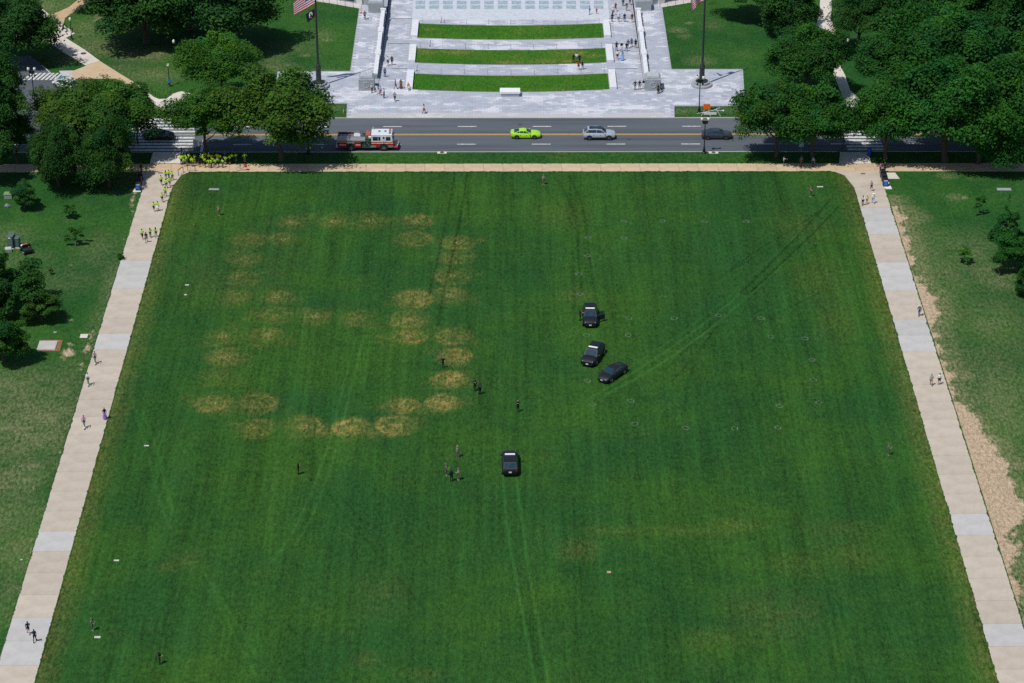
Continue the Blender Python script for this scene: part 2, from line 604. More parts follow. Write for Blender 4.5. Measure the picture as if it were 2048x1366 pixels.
LN = 0.55 * vnoise(L.X, L.Y, 2.3, 1) + 0.45 * vnoise(L.X, L.Y, 0.9, 2)
for x, y, a in PATCH:
    c = G(400 + x / 2.731, 400 + y / 2.731)
    r0 = 2.8 + rng.uniform(-.35, .3)
    w = L.win(c.x - 4.5, c.x + 4.5, c.y - 4.5, c.y + 4.5)
    d = np.hypot((L.X[w] - c.x), (L.Y[w] - c.y) * rng.uniform(.9, 1.1)) + 0.75 * LN[w]
    th = np.arctan2(L.Y[w] - c.y, L.X[w] - c.x)
    ringy = (0.46 if x > 950 or y > 1000 else rng.uniform(.04, .22)) * (0.55 + 0.45 * np.sin(th + rng.uniform(0, 6.3)))
    v = rng.uniform(.20, .34) * np.clip((r0 * 1.25 - d) / 2.0, 0, 1)
    v = v + ringy * np.exp(-((d - 0.80 * r0) / 0.45) ** 2) + rng.uniform(.25, .6) * np.exp(-(d / rng.uniform(.8, 1.4)) ** 2)
    L.dry[w] = np.maximum(L.dry[w], 1.18 * a * v * np.clip(1 + 0.95 * LN[w], .25, 1.9))
    for _ in range(3):                       # smears that join neighbours
        an_, rr_ = rng.uniform(0, 6.28), rng.uniform(1.2, 3.0)
        q_ = (c.x + rr_ * 1.3 * math.cos(an_), c.y + rr_ * math.sin(an_))
        d = np.hypot((L.X[w] - q_[0]) / 1.3, L.Y[w] - q_[1])
        L.dry[w] = np.maximum(L.dry[w], a * rng.uniform(.12, .30) * np.exp(-(d / rng.uniform(.8, 1.5)) ** 2) * (1 + 0.8 * LN[w]))
# worn, yellowish margins beside the paths and brown rectangles where a stage stood
for side, xe in ((1, -51.9), (-1, 53.9)):
    e = np.clip(1 - np.abs(L.X - xe) / 3.2, 0, 1)
    L.dry = np.maximum(L.dry, 0.27 * e)
    L.bare = np.maximum(L.bare, (0.42 if side < 0 else 0.06) * np.clip(1 - np.abs(L.X - xe) / 0.75, 0, 1))
for px, py, a_, b_, k in ((1158, 1100, 34, 18, .36), (1225, 1062, 45, 8, .25), (1390, 1062, 75, 9, .27), (1475, 1050, 45, 9, .36), (1690, 1060, 60, 16, .2),
                          (1605, 1130, 40, 22, .2), (1700, 1110, 46, 25, .24), (1530, 1230, 60, 40, .27), (1590, 1220, 40, 30, .24), (1430, 1280, 45, 20, .2),
                          (375, 1120, 30, 16, .25), (335, 1135, 18, 9, .3), (765, 1190, 46, 34, .2), (730, 1320, 20, 14, .2), (845, 1350, 40, 10, .2),
                          (1640, 560, 40, 35, .24), (1670, 640, 30, 40, .22), (1600, 450, 50, 26, .2), (1150, 590, 28, 12, .3), (1120, 430, 50, 20, .2),
                          (360, 440, 40, 40, .2), (410, 560, 50, 40, .18), (540, 540, 50, 50, .15), (330, 520, 16, 60, .22)):
    L.pblob(L.dry, px, py, a_, b_, k * 0.42, 0.9)
Z6 = lambda pts: [(1100 + x / 2.627, 340 + y / 2.627) for x, y in pts]
Z1 = lambda pts: [(400 + x / 2.731, 400 + y / 2.731) for x, y in pts]
ZA = lambda pts: [(x / 2.93, 900 + y / 2.93) for x, y in pts]
ZB = lambda pts: [(512 + x / 2.93, 900 + y / 2.93) for x, y in pts]
LT, DK = 0.26, -0.24
for pts, amt in (
        (Z1([(850, 750), (790, 990), (735, 1200), (695, 1366)]) + ZB([(330, 240), (200, 520), (90, 660)]), LT),
        (Z1([(895, 740), (840, 970), (785, 1200), (745, 1366)]) + ZB([(395, 230), (300, 450), (230, 560)]), LT),
        ([(1007, 950), (1012, 1050), (1030, 1150), (1055, 1280), (1072, 1380)], LT * 1.35),
        ([(1031, 945), (1045, 1050), (1056, 1130), (1076, 1250), (1099, 1380)], LT * 1.35),
        ([(264, 800), (297, 915), (317, 1002), (341, 1057)], LT * .8), ([(286, 825), (314, 900), (336, 996), (355, 1047)], LT * .8),
        (ZA([(1180, 680), (1400, 1150), (1500, 1320)]), LT * .7), (ZA([(1230, 770), (1500, 1200)]), LT * .6),
        (ZA([(930, 900), (960, 1200), (900, 1366)]), LT * .4),
        (Z6([(210, 1200), (480, 1040), (760, 850), (1000, 650)]), LT), (Z6([(1000, 650), (1200, 450), (1330, 320), (1480, 150)]), DK),
        (Z6([(290, 1180), (520, 1060), (800, 870), (1060, 650)]), LT), (Z6([(1060, 640), (1250, 460), (1400, 320), (1515, 190)]), DK * 1.15),
        (Z6([(250, 1210), (500, 1075), (780, 890), (1030, 680), (1240, 480)]), LT * .7),
        (Z6([(380, 1060), (620, 910), (850, 740), (1100, 520), (1300, 340)]), LT * .5),
        (Z6([(880, 580), (1100, 410), (1300, 300), (1420, 210)]), DK * .7), (Z6([(900, 560), (1140, 420), (1260, 360)]), DK * .5),
        (Z6([(640, 1110), (760, 980), (880, 820)]), DK * .8), (Z6([(700, 1260), (740, 1060), (800, 930)]), DK * .6), (Z6([(600, 1060), (780, 880), (860, 790)]), DK * .6),
        (Z6([(1500, 600), (1330, 690), (1140, 780)]), DK * .5), (Z6([(880, 830), (850, 950), (870, 1100)]), DK * .35),
        (Z6([(100, 30), (180, 200), (205, 450), (240, 680), (270, 790)]), DK * .9), (Z6([(30, 40), (135, 220), (145, 440), (170, 640)]), DK * .8),
        (Z6([(-60, 50), (80, 220), (150, 350)]), DK * .6),
        (Z1([(1390, -150), (1370, 0), (1310, 260), (1250, 530)]), DK * 1.0), (Z1([(1460, -150), (1440, 0), (1380, 300), (1330, 500), (1300, 690)]), DK * 1.1),
        (Z1([(1630, 50), (1280, 300), (880, 590)]), LT * .45), (Z1([(1630, 0), (1260, 270), (850, 560)]), LT * .4), (Z1([(600, 20), (430, 130)]), LT * .5),
        (Z1([(1050, -60), (1040, 250), (1030, 480)]), DK * .5), (Z1([(700, 0), (660, 300)]), LT * .35), (Z1([(620, 0), (560, 330)]), LT * .35), (Z1([(800, 0), (790, 330)]), LT * .3),
        (ZB([(410, 250), (640, 520), (850, 770), (1000, 950)]), DK * .6), (ZB([(470, 240), (700, 520), (850, 700)]), DK * .5),
        ([(300, 640), (420, 560), (560, 460), (700, 400)], LT * .35), ([(320, 650), (440, 570), (580, 470), (720, 400)], LT * .3),
        ([(1480, 700), (1490, 860), (1540, 1000), (1600, 1100)], DK * .3)):
    L.track(pts, amt)
lawn = L.build('lawn', m_lawn, 0.03, kind='structure')
lawn['label'] = 'wide mown green lawn with dry yellow rings and tyre tracks'

# pale worn rings in the turf (what is left of equipment feet), each its own mark
m_ring = M('dead_grass_ring', (0.115, 0.165, 0.105), 0.95, 0.35, 4)
m_ring2 = M('dry_grass_ring', (0.27, 0.235, 0.10), 0.95, 0.35, 4)


def ring_mark(px, py, rad, wid, mat):
    c = G(px, py)
    mb = MB()
    n = 22
    vs, fs = [], []
    ph = rng.uniform(0, 6)
    for i in range(n):
        a = 2 * math.pi * i / n
        k = 1 + .10 * math.sin(2 * a + ph) + rng.uniform(-.05, .05)
        w = wid * rng.uniform(.35, 1.2)
        for r in (rad * k, rad * k + w):
            vs.append((r * math.cos(a), r * math.sin(a), 0))
    for i in range(n):
        if rng.uniform() < .12:
            continue
        j = (i + 1) % n
        fs.append((2 * i, 2 * i + 1, 2 * j + 1, 2 * j))
    mb.add(vs, fs)
    mb.build('worn_ring', mat, lawn, loc=(c.x, c.y, 0.036))


RINGS = [(388, 270), (590, 268), (812, 272), (1030, 272), (202, 357), (388, 357), (197, 451), (152, 547), (157, 653), (415, 780), (652, 780), (885, 765),
         (1110, 780), (192, 868), (412, 868), (1160, 876), (1340, 886), (1375, 998), (1383, 1103), (195, 1108), (223, 1233), (425, 1213), (1205, 1240),
         (1413, 1223), (445, 1335), (713, 1356), (970, 1358), (1197, 1354)]
for x, y in RINGS:
    ring_mark(1100 + x / 2.627, 340 + y / 2.627, 0.36, 0.15, m_ring)
for x, y, a in PATCH:
    if (int(x) + int(y)) % 3:
        ring_mark(400 + x / 2.731, 400 + y / 2.731, 0.30, 0.11, m_ring2)

# --- park grass round about
P = Sheet(-112, 118, 205, 470, 0.5)
wid_px = [(380, 4), (400, 6), (417, 10), (436, 30), (450, 8), (470, 12), (520, 8), (545, 8), (560, 6), (585, 26), (610, 30), (640, 20), (660, 2), (700, 2), (735, 8),
          (750, 32), (765, 14), (800, 14), (850, 30), (880, 58), (905, 50), (930, 75), (950, 60), (980, 70), (1010, 85), (1030, 70), (1060, 34), (1100, 26), (1150, 12), (1300, 8)]
ys_w = np.array([G(1900, p).y for p, _ in wid_px])[::-1]
ws_w = np.array([(0.9 * w_ + 5) / pxm(p) for p, w_ in wid_px])[::-1]
wv = np.interp(P.Y, ys_w, ws_w) * (P.Y < 346)
dx = P.X - PRX1
P.bare = np.maximum(P.bare, np.where(dx > -1, 0.95 * np.clip((wv - dx + 0.9 * vnoise(P.X, P.Y, 1.6, 5)) / 1.6 + 0.5, 0, 1), 0) * (wv > 0))
P.dry = np.maximum(P.dry, np.where(dx > 0, 0.66 * np.clip(1.1 - (dx - wv) / 4.0, 0, 1), 0) * (P.Y < 350))
P.bare = np.maximum(P.bare, 0.30 * np.clip(1 - np.abs(P.X - PLX0 + .3) / 0.8, 0, 1) * (P.Y < 356))
for px, py, a_, b_, k in ((1830, 480, 60, 30, .25), (1880, 540, 70, 60, .35), (1960, 520, 60, 50, .35), (2000, 560, 50, 20, .45), (1975, 545, 30, 14, .5), (1990, 650, 80, 70, .3), (2000, 800, 70, 110, .45),
                          (1940, 800, 50, 60, .4), (2030, 990, 40, 70, .45), (1910, 395, 16, 6, .5), (1895, 352, 16, 5, .5),
                          (60, 850, 120, 70, .62), (40, 780, 90, 40, .50), (30, 960, 55, 35, .62), (60, 935, 30, 14, .55), (45, 1100, 60, 60, .36), (120, 790, 40, 60, .4), (20, 1030, 60, 40, .4), (10, 1190, 30, 60, .3),
                          (200, 640, 20, 60, .3), (225, 560, 18, 60, .38), (195, 500, 40, 30, .28), (120, 560, 60, 30, .22), (150, 330, 60, 12, .35), (245, 365, 25, 18, .42),
                          (40, 520, 60, 20, .25), (25, 470, 40, 20, .3),
                          (190, 95, 60, 22, .48), (285, 108, 60, 14, .6), (170, 60, 30, 20, .45), (230, 60, 50, 20, .25), (210, 35, 25, 18, .5), (300, 150, 60, 14, .42), (250, 135, 40, 10, .3),
                          (130, 118, 22, 10, .45), (90, 12, 60, 14, .55), (165, 168, 30, 8, .35), (325, 215, 20, 8, .65), (660, 215, 40, 6, .3),
                          (555, 135, 36, 9, .55), (590, 95, 40, 12, .3), (640, 70, 25, 9, .35), (610, 110, 10, 3, .7), (655, 80, 10, 2.5, .75), (650, 142, 30, 5, .4), (545, 118, 30, 12, .35),
                          (1355, 60, 16, 5, .55), (1378, 46, 7, 2, .8), (1370, 72, 10, 5, .4), (1400, 122, 26, 9, .5), (1425, 50, 20, 10, .25), (1360, 222, 36, 6, .45), (1450, 220, 40, 6, .25)):
    P.pblob(P.dry, px, py, a_, b_, k * 0.8, 0.7)
for px, py, a_, b_, k in ((136, 705, 15, 9, .75), (140, 690, 9, 5, .6), (130, 715, 7, 6, .6), (174, 697, 8, 9, .75), (163, 733, 6, 9, .65), (268, 392, 6, 26, .6), (263, 420, 4, 20, .5),
                          (183, 672, 6, 20, .55), (242, 352, 10, 5, .45), (1930, 395, 9, 4, .5), (30, 968, 14, 8, .42), (68, 975, 10, 5, .42), (35, 930, 12, 6, .38), (2025, 1060, 14, 26, .55), (2040, 1090, 10, 20, .5),
                          (195, 38, 12, 10, .45), (140, 640, 10, 6, .45), (142, 530, 5, 2, .5), (139, 437, 7, 3, .5), (155, 489, 7, 3, .5)):
    P.pblob(P.bare, px, py, a_, b_, k, 0.6)
P.hole = (0.75 - 22.9, 0.75 + 22.9, 391.6)          # the memorial forecourt is sunk here
park = P.build('park_grass', m_park, 0.0, kind='structure')

# ------------------------------------------------------------------ concrete paths, slab by slab
slab_cache = {}


def slab(parent, x0, x1, y0, y1, z, mat, gap=0.032, h=0.05, name='slab'):
    d = (round(x1 - x0 - gap, 3), round(y1 - y0 - gap, 3), h, mat.name)
    if d not in slab_cache:
        me = MB().box((0, 0, 0), (d[0], d[1], h), bev=0.012).mesh(name)
        me.materials.append(mat)
        slab_cache[d] = me
    return O(name, slab_cache[d], parent, loc=((x0 + x1) / 2, (y0 + y1) / 2, z - h))


def long_path(name, x0, x1, whites, y_top_px, label):
    base = MB().box(((x0 + x1) / 2, (200 + Y_LAWN) / 2, 0.0), (x1 - x0 + 0.02, Y_LAWN - 200, 0.030)).build(name, m_joint, kind='structure')
    base['label'] = label
    cuts = []
    y_hi = G(1024, y_top_px).y
    ws = [tuple(sorted((G(1024, a).y, G(1024, b).y))) for a, b in whites]
    edges = sorted({200.0, y_hi} | {e for w_ in ws for e in w_})
    for a, b in zip(edges, edges[1:]):
        white = any(abs(a - w_[0]) < .01 and abs(b - w_[1]) < .01 for w_ in ws)
        n = max(1, round((b - a) / (5.2 if white else 4.6)))
        for i in range(n):
            slab(base, x0, x1, a + (b - a) * i / n, a + (b - a) * (i + 1) / n, 0.062, m_pale if white else m_tan)
    return base


path_left = long_path('path_left', PLX0, PLX1, [(1234, 1330), (1062, 1102), (667, 699), (521, 577)], 352, 'long concrete path with pale replaced slabs, scooters riding on it')
path_right = long_path('path_right', PRX0, PRX1, [(417, 470), (526, 583), (640, 705), (1029, 1072), (1249, 1295)], 352, 'long concrete path beside the bare dirt strip')

# grass creeping over the slab edges
def fringe(name, x0, x1, y0, y1, side, mat, parent, reach=.09, z=.068):
    along_y = abs(y1 - y0) > abs(x1 - x0)
    n = int(max(abs(y1 - y0), abs(x1 - x0)) / .22)
    mb = MB()
    prev = 0.0
    vs, fs = [], []
    for i in range(n + 1):
        t = i / n
        prev = max(-.04, 0.55 * prev + rng.normal() * reach * .55 + .012)
        r_ = min(prev, reach * 2.2)
        if along_y:
            vs += [(x0 - side * .12, y0 + (y1 - y0) * t, z), (x0 + side * r_, y0 + (y1 - y0) * t, z)]
        else:
            vs += [(x0 + (x1 - x0) * t, y0 - side * .12, z), (x0 + (x1 - x0) * t, y0 + side * r_, z)]
        if i:
            a = 2 * (i - 1)
            fs.append((a, a + 1, a + 3, a + 2))
    mb.add(vs, fs)
    o = mb.build(name, mat, parent)
    wear_default(o.data)
    at = o.data.attributes['wear']
    at.data.foreach_set('color', np.tile(np.array([.10, 0, .5, 1], np.float32), len(o.data.vertices)))
    o['kind'] = 'stuff'


fringe('grass_fringe', PLX0, PLX0, 205, 352, 1, m_park, path_left)
fringe('grass_fringe', PLX1, PLX1, 205, 351, -1, m_lawn, path_left)
fringe('grass_fringe', PRX0, PRX0, 205, 351, 1, m_lawn, path_right)
fringe('grass_fringe', PRX1, PRX1, 205, 352, -1, m_park, path_right, .10)

# pavement along the road
pv = MB().box((0, (Y_LAWN + Y_WALK) / 2, 0.0), (230, Y_WALK - Y_LAWN, 0.060)).build('pavement', m_joint, kind='structure')
sx = -93.0
while sx < 100:
    slab(pv, sx, sx + 3.08, Y_LAWN, Y_WALK, 0.09, m_walk, 0.03)
    sx += 3.08

fringe('grass_fringe', -50, 51, Y_LAWN, Y_LAWN, 1, m_lawn, pv, .12, .098)
fringe('grass_fringe', -48, 52, Y_WALK, Y_WALK, -1, m_verge, pv, .12, .104)


def poly_px(name, pts, z, mat, h=0.04, parent=None, kind='structure', zg=0.0):
    mb = MB().prism([tuple(G(*p, zg)[:2]) for p in pts], z - h, z)
    return mb.build(name, mat, parent, kind=kind if parent is None else None)


def poly_xy(name, pts, z, mat, h=0.04, parent=None, kind='structure'):
    return MB().prism(pts, z - h, z).build(name, mat, parent, kind=kind if parent is None else None)


# corner flares where the paths meet the pavement, and aprons to the road
ya, yb = G(1024, 352).y, Y_LAWN
poly_xy('path_corner_left', [(-57.6, ya - 1.5), (PLX1, ya - 4.0), (-51.0, ya + .3), (-49.8, yb), (-49.8, yb + .02), (-57.6, yb + .02)], 0.096, m_tan)
poly_xy('path_corner_right', [(PRX0, ya - 4.6), (PRX1 + .8, ya - 2.8), (PRX1 + .8, yb + .02), (50.6, yb + .02), (51.6, yb - .2), (52.9, ya)], 0.096, m_tan)
poly_px('path_apron_left', [(300, 327.5), (364, 327.5), (366, 305.5), (306, 305.5)], 0.118, m_path, 0.12)
poly_px('path_apron_right', [(1678, 327.5), (1742, 327.5), (1737, 305.5), (1680, 305.5)], 0.118, m_path, 0.12)

# verge between pavement and kerb (three runs between the aprons)
for x0, x1 in ((-92, G(300, 316).x), (G(366, 316).x, G(1678, 316).x), (G(1742, 316).x, 100)):
    v = Sheet(x0, x1, Y_WALK, Y_KERB - 0.02, 0.5)
    v.Y[-1, :] = Y_KERB - 0.16
    v.dry[:, :] = 0.06
    v.build('verge_grass', m_verge, 0.10, kind='structure')
    MB().box(((x0 + x1) / 2, Y_KERB - .08, 0), (x1 - x0, 0.16, 0.14), bev=.02).build('kerb', m_kerb, kind='structure')

# the road
road = MB().box((0, (Y_KERB + Y_FAR) / 2, 0), (260, Y_FAR - Y_KERB, 0.02)).build('road', m_asphalt, kind='structure')
road['label'] = 'four lane asphalt road with yellow centre lines and white dashes'
MB().box((-68, Y_FAR + .08, 0), (60, 0.16, 0.15), bev=.02).build('kerb', m_kerb, kind='structure')
MB().box((33, Y_FAR + .08, 0), (134, 0.16, 0.15), bev=.02).build('kerb', m_kerb, kind='structure')


def strip(name, x0, x1, yc, w, mat, parent=road, z=0.024):
    return MB().box(((x0 + x1) / 2, yc, z - 0.006), (x1 - x0, w, 0.006)).build(name, mat, parent)


yy = G(1024, 269).y
for dy_ in (-0.16, 0.16):
    for x0, x1 in ((-90, -67), (-56, 52), (63, 100)):
        strip('centre_line', x0, x1, yy + dy_, 0.17, m_yel)
for rowy, x0 in ((253, 916), (288.5, 914)):
    yr = G(1024, rowy).y
    for k in range(-6, 8):
        a = G(x0 + 149.5 * k, rowy).x
        if -67 < a < -55 or 52.5 < a < 62:
            continue
        strip('lane_dash', a, a + 3.02, yr, 0.25, m_mark)
strip('stop_line', G(398, 285).x + .5, G(398, 285).x + .95, (Y_KERB + yy) / 2, yy - Y_KERB - .5, m_mark)
# ladder crossings
for xa, xb in ((-61.3, -49.6 - .6), (54.6, 60.6)):
    for k in range(11):
        py = 299.7 - 6.15 * k
        y = G(1024, py).y
        strip('crossing_bar', xa + .02 * k, xb - .09 * k, y, 0.66, m_mark)

# side road joining on the left
poly_px('side_road', [(-160, 236.5), (-160, 120), (60, 112), (86, 131), (128, 165), (152, 182), (170, 200), (200, 236.5)], 0.018, m_asphalt, 0.02)
for k in range(9):
    a = G(46 + 8.6 * k, 160); b = G(62 + 8.6 * k, 146)
    d = Vector((b.x - a.x, b.y - a.y, 0))
    mb = MB().add([(a.x, a.y, .024), (a.x + .42, a.y, .024), (b.x + .42, b.y, .024), (b.x, b.y, .024)], [(0, 1, 2, 3)])
    mb.build('crossing_bar', m_mark, road)
ks = [G(*p) for p in ((84, 131), (107, 152), (128, 168), (152, 184), (172, 202), (196, 234))]
MB().tube([(p.x, p.y, .06) for p in ks], 0.10, 4).build('kerb', m_kerb, kind='structure')
poly_px('kerb_ramp', [(118, 142), (147, 141.5), (142, 160), (131, 164)], 0.06, m_pale, 0.06)
poly_px('side_path', [(60, 26), (84, 18), (113, 40), (150, 67), (131.5, 76), (171, 101), (200, 122.5), (171, 131), (132, 108), (92, 80), (40, 44)], 0.05, m_path, 0.05)
poly_px('side_path', [(146.8, 142), (172, 132), (171.4, 131.4), (200.4, 122.8), (237, 146), (278, 171), (307, 194), (262, 173), (232, 158), (192, 157.5), (142.5, 158.5)], 0.052, m_beige, 0.05)
poly_px('side_path', [(262, 173.2), (278, 171.3), (307, 194), (318, 198.6), (333, 198), (346, 188), (362, 183), (430, 196), (560, 207), (560, 213), (316, 213.5)], 0.055, m_path, 0.05)
poly_px('crossing_landing', [(318, 213.6), (352, 213.6), (392, 232), (398, 236.8), (333, 236.8), (336, 225)], 0.057, m_path, 0.05)
poly_px('side_path', [(-80, 60), (20, 44), (60, 26), (92, 80), (60, 92), (-80, 92)], 0.048, m_path, 0.04)
poly_px('dirt_track', [(158, -2), (190, -2), (165, 14), (140, 28), (130, 36), (126, 52), (113, 40.5), (98, 30), (116, 24), (138, 14)], 0.014, m_dirt, 0.012)
poly_px('pale_path', [(1655, -60), (1664, 0), (1662, 40), (1672, 62), (1660, 95), (1690, 150), (1700, 180), (1722, 200), (1690, 205), (1672, 160), (1650, 110), (1630, 60), (1638, 30), (1645, -60)], 0.03, m_path, 0.03)
poly_px('pale_path', [(1690, 198), (1722, 200.2), (1735, 236.8), (1672, 236.8)], 0.034, m_path, 0.03)
for px, py in ((149.5, 110.8), (167, 107.3)):
    c = G(px, py)
    mc = MB().lathe([(0.52, 0), (0.52, 0.012), (0.46, 0.016)], n=18).build('manhole_cover', M('cast_iron', (0.075, 0.065, 0.06), .7, .3, 12), loc=(c.x, c.y, 0.05))
    mc['label'] = 'round iron manhole cover set in the diagonal path, ' + ('nearer the grass island' if px < 160 else 'beside the long path edge')
    mc['category'] = 'manhole cover'

# ------------------------------------------------------------------ memorial forecourt
CX = 0.75                                   # axis of the memorial
Y_TOP, Y_BOT, DROP = 392.0, 428.0, 1.4      # the central part falls gently away from the street


def zf(x, y):
    if abs(x - CX) > 22.6:
        return 0.12
    return 0.12 - DROP * min(1, max(0, (y - Y_TOP) / (Y_BOT - Y_TOP)))


def PZ(px, py):
    p = G(px, py, 0.12)
    for _ in range(6):
        p = G(px, py, zf(p.x, p.y))
    return p


plaza = MB()
plaza.prism([(G(693, 235).x, Y_FAR + .2), (G(1349, 235).x, Y_FAR + .2), (G(1349, 213).x, G(1349, 213).y), (G(1490, 213).x, G(1490, 213).y), (G(1486, 139).x, G(1486, 139).y),
             (28.4, G(1336, 139).y), (28.4, 470), (-26.9, 470), (-26.9, G(704, 143).y), (G(555, 144).x, G(555, 144).y), (G(548, 208).x, G(548, 208).y), (G(694, 208).x, G(694, 208).y)],
            0.0, 0.10)
# central well is lower: its own sloping base
plaza = plaza.v
poly_plaza = [(p[0], p[1]) for p in plaza[:len(plaza) // 2]]


def inside(x, y, poly):
    c = False
    for i in range(len(poly)):
        (x0, y0), (x1, y1) = poly[i - 1], poly[i]
        if (y0 > y) != (y1 > y) and x < (x1 - x0) * (y - y0) / (y1 - y0) + x0:
            c = not c
    return c


XW0, XW1 = CX - 22.55, CX + 22.55
front = [(G(693, 235).x, Y_FAR + .18), (G(1349, 235).x, Y_FAR + .18), (G(1349, 213).x, G(1349, 213).y), (G(1490, 213).x, G(1490, 213).y), (G(1486, 139).x, G(1486, 139).y),
         (28.4, G(1336, 139).y), (28.4, 470), (XW1, 470), (XW1, Y_TOP), (XW0, Y_TOP), (XW0, 470), (-26.9, 470), (-26.9, G(704, 143).y), (G(555, 144).x, G(555, 144).y),
         (G(548, 208).x, G(548, 208).y), (G(694, 208).x, G(694, 208).y)]
plaza_o = MB().prism(front, -0.02, 0.10).build('plaza', M('granite_joint', (0.36, 0.38, 0.43), .8), kind='structure')
plaza_o['label'] = 'pale granite forecourt of the memorial'
ramp_mb = MB()
for y0, y1 in ((Y_TOP, Y_BOT), (Y_BOT, 470)):
    ramp_mb.add([(XW0, y0, zf(0, y0) - .02), (XW1, y0, zf(0, y0) - .02), (XW1, y1, zf(0, y1) - .02), (XW0, y1, zf(0, y1) - .02)], [(0, 1, 2, 3)])
ramp_mb.build('plaza_slope', MATS['granite_joint'], plaza_o)

# grass panels: gentle arcs
ARC = 125.0
panels = []
for pt, pb in ((51.0, 79.0), (100.5, 129.0), (151.5, 183.5)):
    yt, ybm = PZ(1024, pt).y, PZ(1024, pb).y
    panels.append((ybm, yt))


def arc_y(y, x):
    return y + (x - CX) ** 2 / (2 * ARC)


def in_panel(x, y, pad=0.0):
    if abs(x - CX) > 17.9 + pad:
        return False
    for a, b in panels:
        if arc_y(a, x) - pad < y < arc_y(b, x) + pad:
            return True
    return False


# granite pavers: the 300 nearest the street are single pieces, the rest one mass
PW, PD = 0.98, 0.66
rows = []
near, rest = [], []
yv = Y_FAR + 0.20
ri = 0
bn = rng.normal(size=(160, 60))


def smooth_noise(x, y):
    fx, fy = (x + 60) / 3.4, (y - 375) / 1.5
    i, j = int(fx), int(fy)
    u, v = fx - i, fy - j
    i %= 58; j %= 158
    return (bn[j, i] * (1 - u) * (1 - v) + bn[j, i + 1] * u * (1 - v) + bn[j + 1, i] * (1 - u) * v + bn[j + 1, i + 1] * u * v)


def paver_tint(x, y):
    s = smooth_noise(x, y) * 0.95 + rng.normal() * 0.36
    t = min(1, max(0, (s - 0.05) / 0.9))
    base = np.array((0.42, 0.447, 0.51)) * (1 + 0.05 * rng.normal())
    hi = np.array((0.66, 0.67, 0.72))
    c = base * (1 - t) + hi * t
    if y < Y_FAR + 2.2:
        c = c * 0.5 + np.array((0.56, 0.54, 0.52)) * 0.5
    return np.clip(c, 0.1, 0.85)


while yv < 469:
    xo = -38 + (ri % 2) * PW * 0.5
    x = xo
    while x < 42:
        xc, yc = x + PW / 2, yv + PD / 2
        ok = all(inside(xc + a, yc + b, poly_plaza) for a in (-.4, .4) for b in (-.28, .28))
        ok = ok and not in_panel(xc, yc, 0.35) and not in_panel(xc - .5, yc) and not in_panel(xc + .5, yc)
        if ok and not (abs(abs(xc - CX) - 22.9) < 0.75 and yc > Y_TOP):
            near.append((xc, yc))
        x += PW
    yv += PD
    ri += 1
single, rest = near[:300], near[300:]
tint_meshes = {}
for xc, yc in single:
    t = paver_tint(xc, yc)
    key = tuple(np.round(t / 0.05).astype(int))
    if key not in tint_meshes:
        me = MB().box((0, 0, 0), (PW - .02, PD - .02, 0.03), bev=.006).mesh('paver')
        at = me.attributes.new('tint', 'FLOAT_COLOR', 'POINT')
        at.data.foreach_set('color', np.tile(np.append(np.array(key) * 0.05, 1).astype(np.float32), len(me.vertices)))
        me.materials.append(m_granite)
        tint_meshes[key] = me
    O('paver', tint_meshes[key], plaza_o, loc=(xc, yc, 0.092))
pm, tint = MB(), []
for xc, yc in rest:
    hx, hy = PW / 2 - .012, PD / 2 - .012
    z0, z1 = zf(xc, yc - hy), zf(xc, yc + hy)
    pm.add([(xc - hx, yc - hy, z0), (xc + hx, yc - hy, z0), (xc + hx, yc + hy, z1), (xc - hx, yc + hy, z1),
            (xc - hx, yc - hy, z0 - .03), (xc + hx, yc - hy, z0 - .03), (xc + hx, yc + hy, z1 - .03), (xc - hx, yc + hy, z1 - .03)],
           [(0, 1, 2, 3), (4, 5, 1, 0), (5, 6, 2, 1), (7, 4, 0, 3)])
    tint += [np.append(paver_tint(xc, yc), 1)] * 8
po = pm.build('pavers', m_granite, plaza_o)
po['kind'] = 'stuff'
at = po.data.attributes.new('tint', 'FLOAT_COLOR', 'POINT')
at.data.foreach_set('color', np.array(tint, np.float32).ravel())

# dark slot drains across the two walks
for py in (137.5, 87, 37.2):
    for x0, x1 in ((CX - 21.8, CX - 17.9), (CX + 17.9, CX + 21.9)):
        c = PZ(1024, py)
        y = c.y + 2.0
        p0 = PZ(800 if x0 < 0 else 1240, py)
        MB().box(((x0 + x1) / 2, p0.y, zf(0, p0.y) - .02), (x1 - x0, 0.22, 0.03)).build('slot_drain', M('drain_dark', (0.10, 0.11, 0.13), .8), plaza_o)

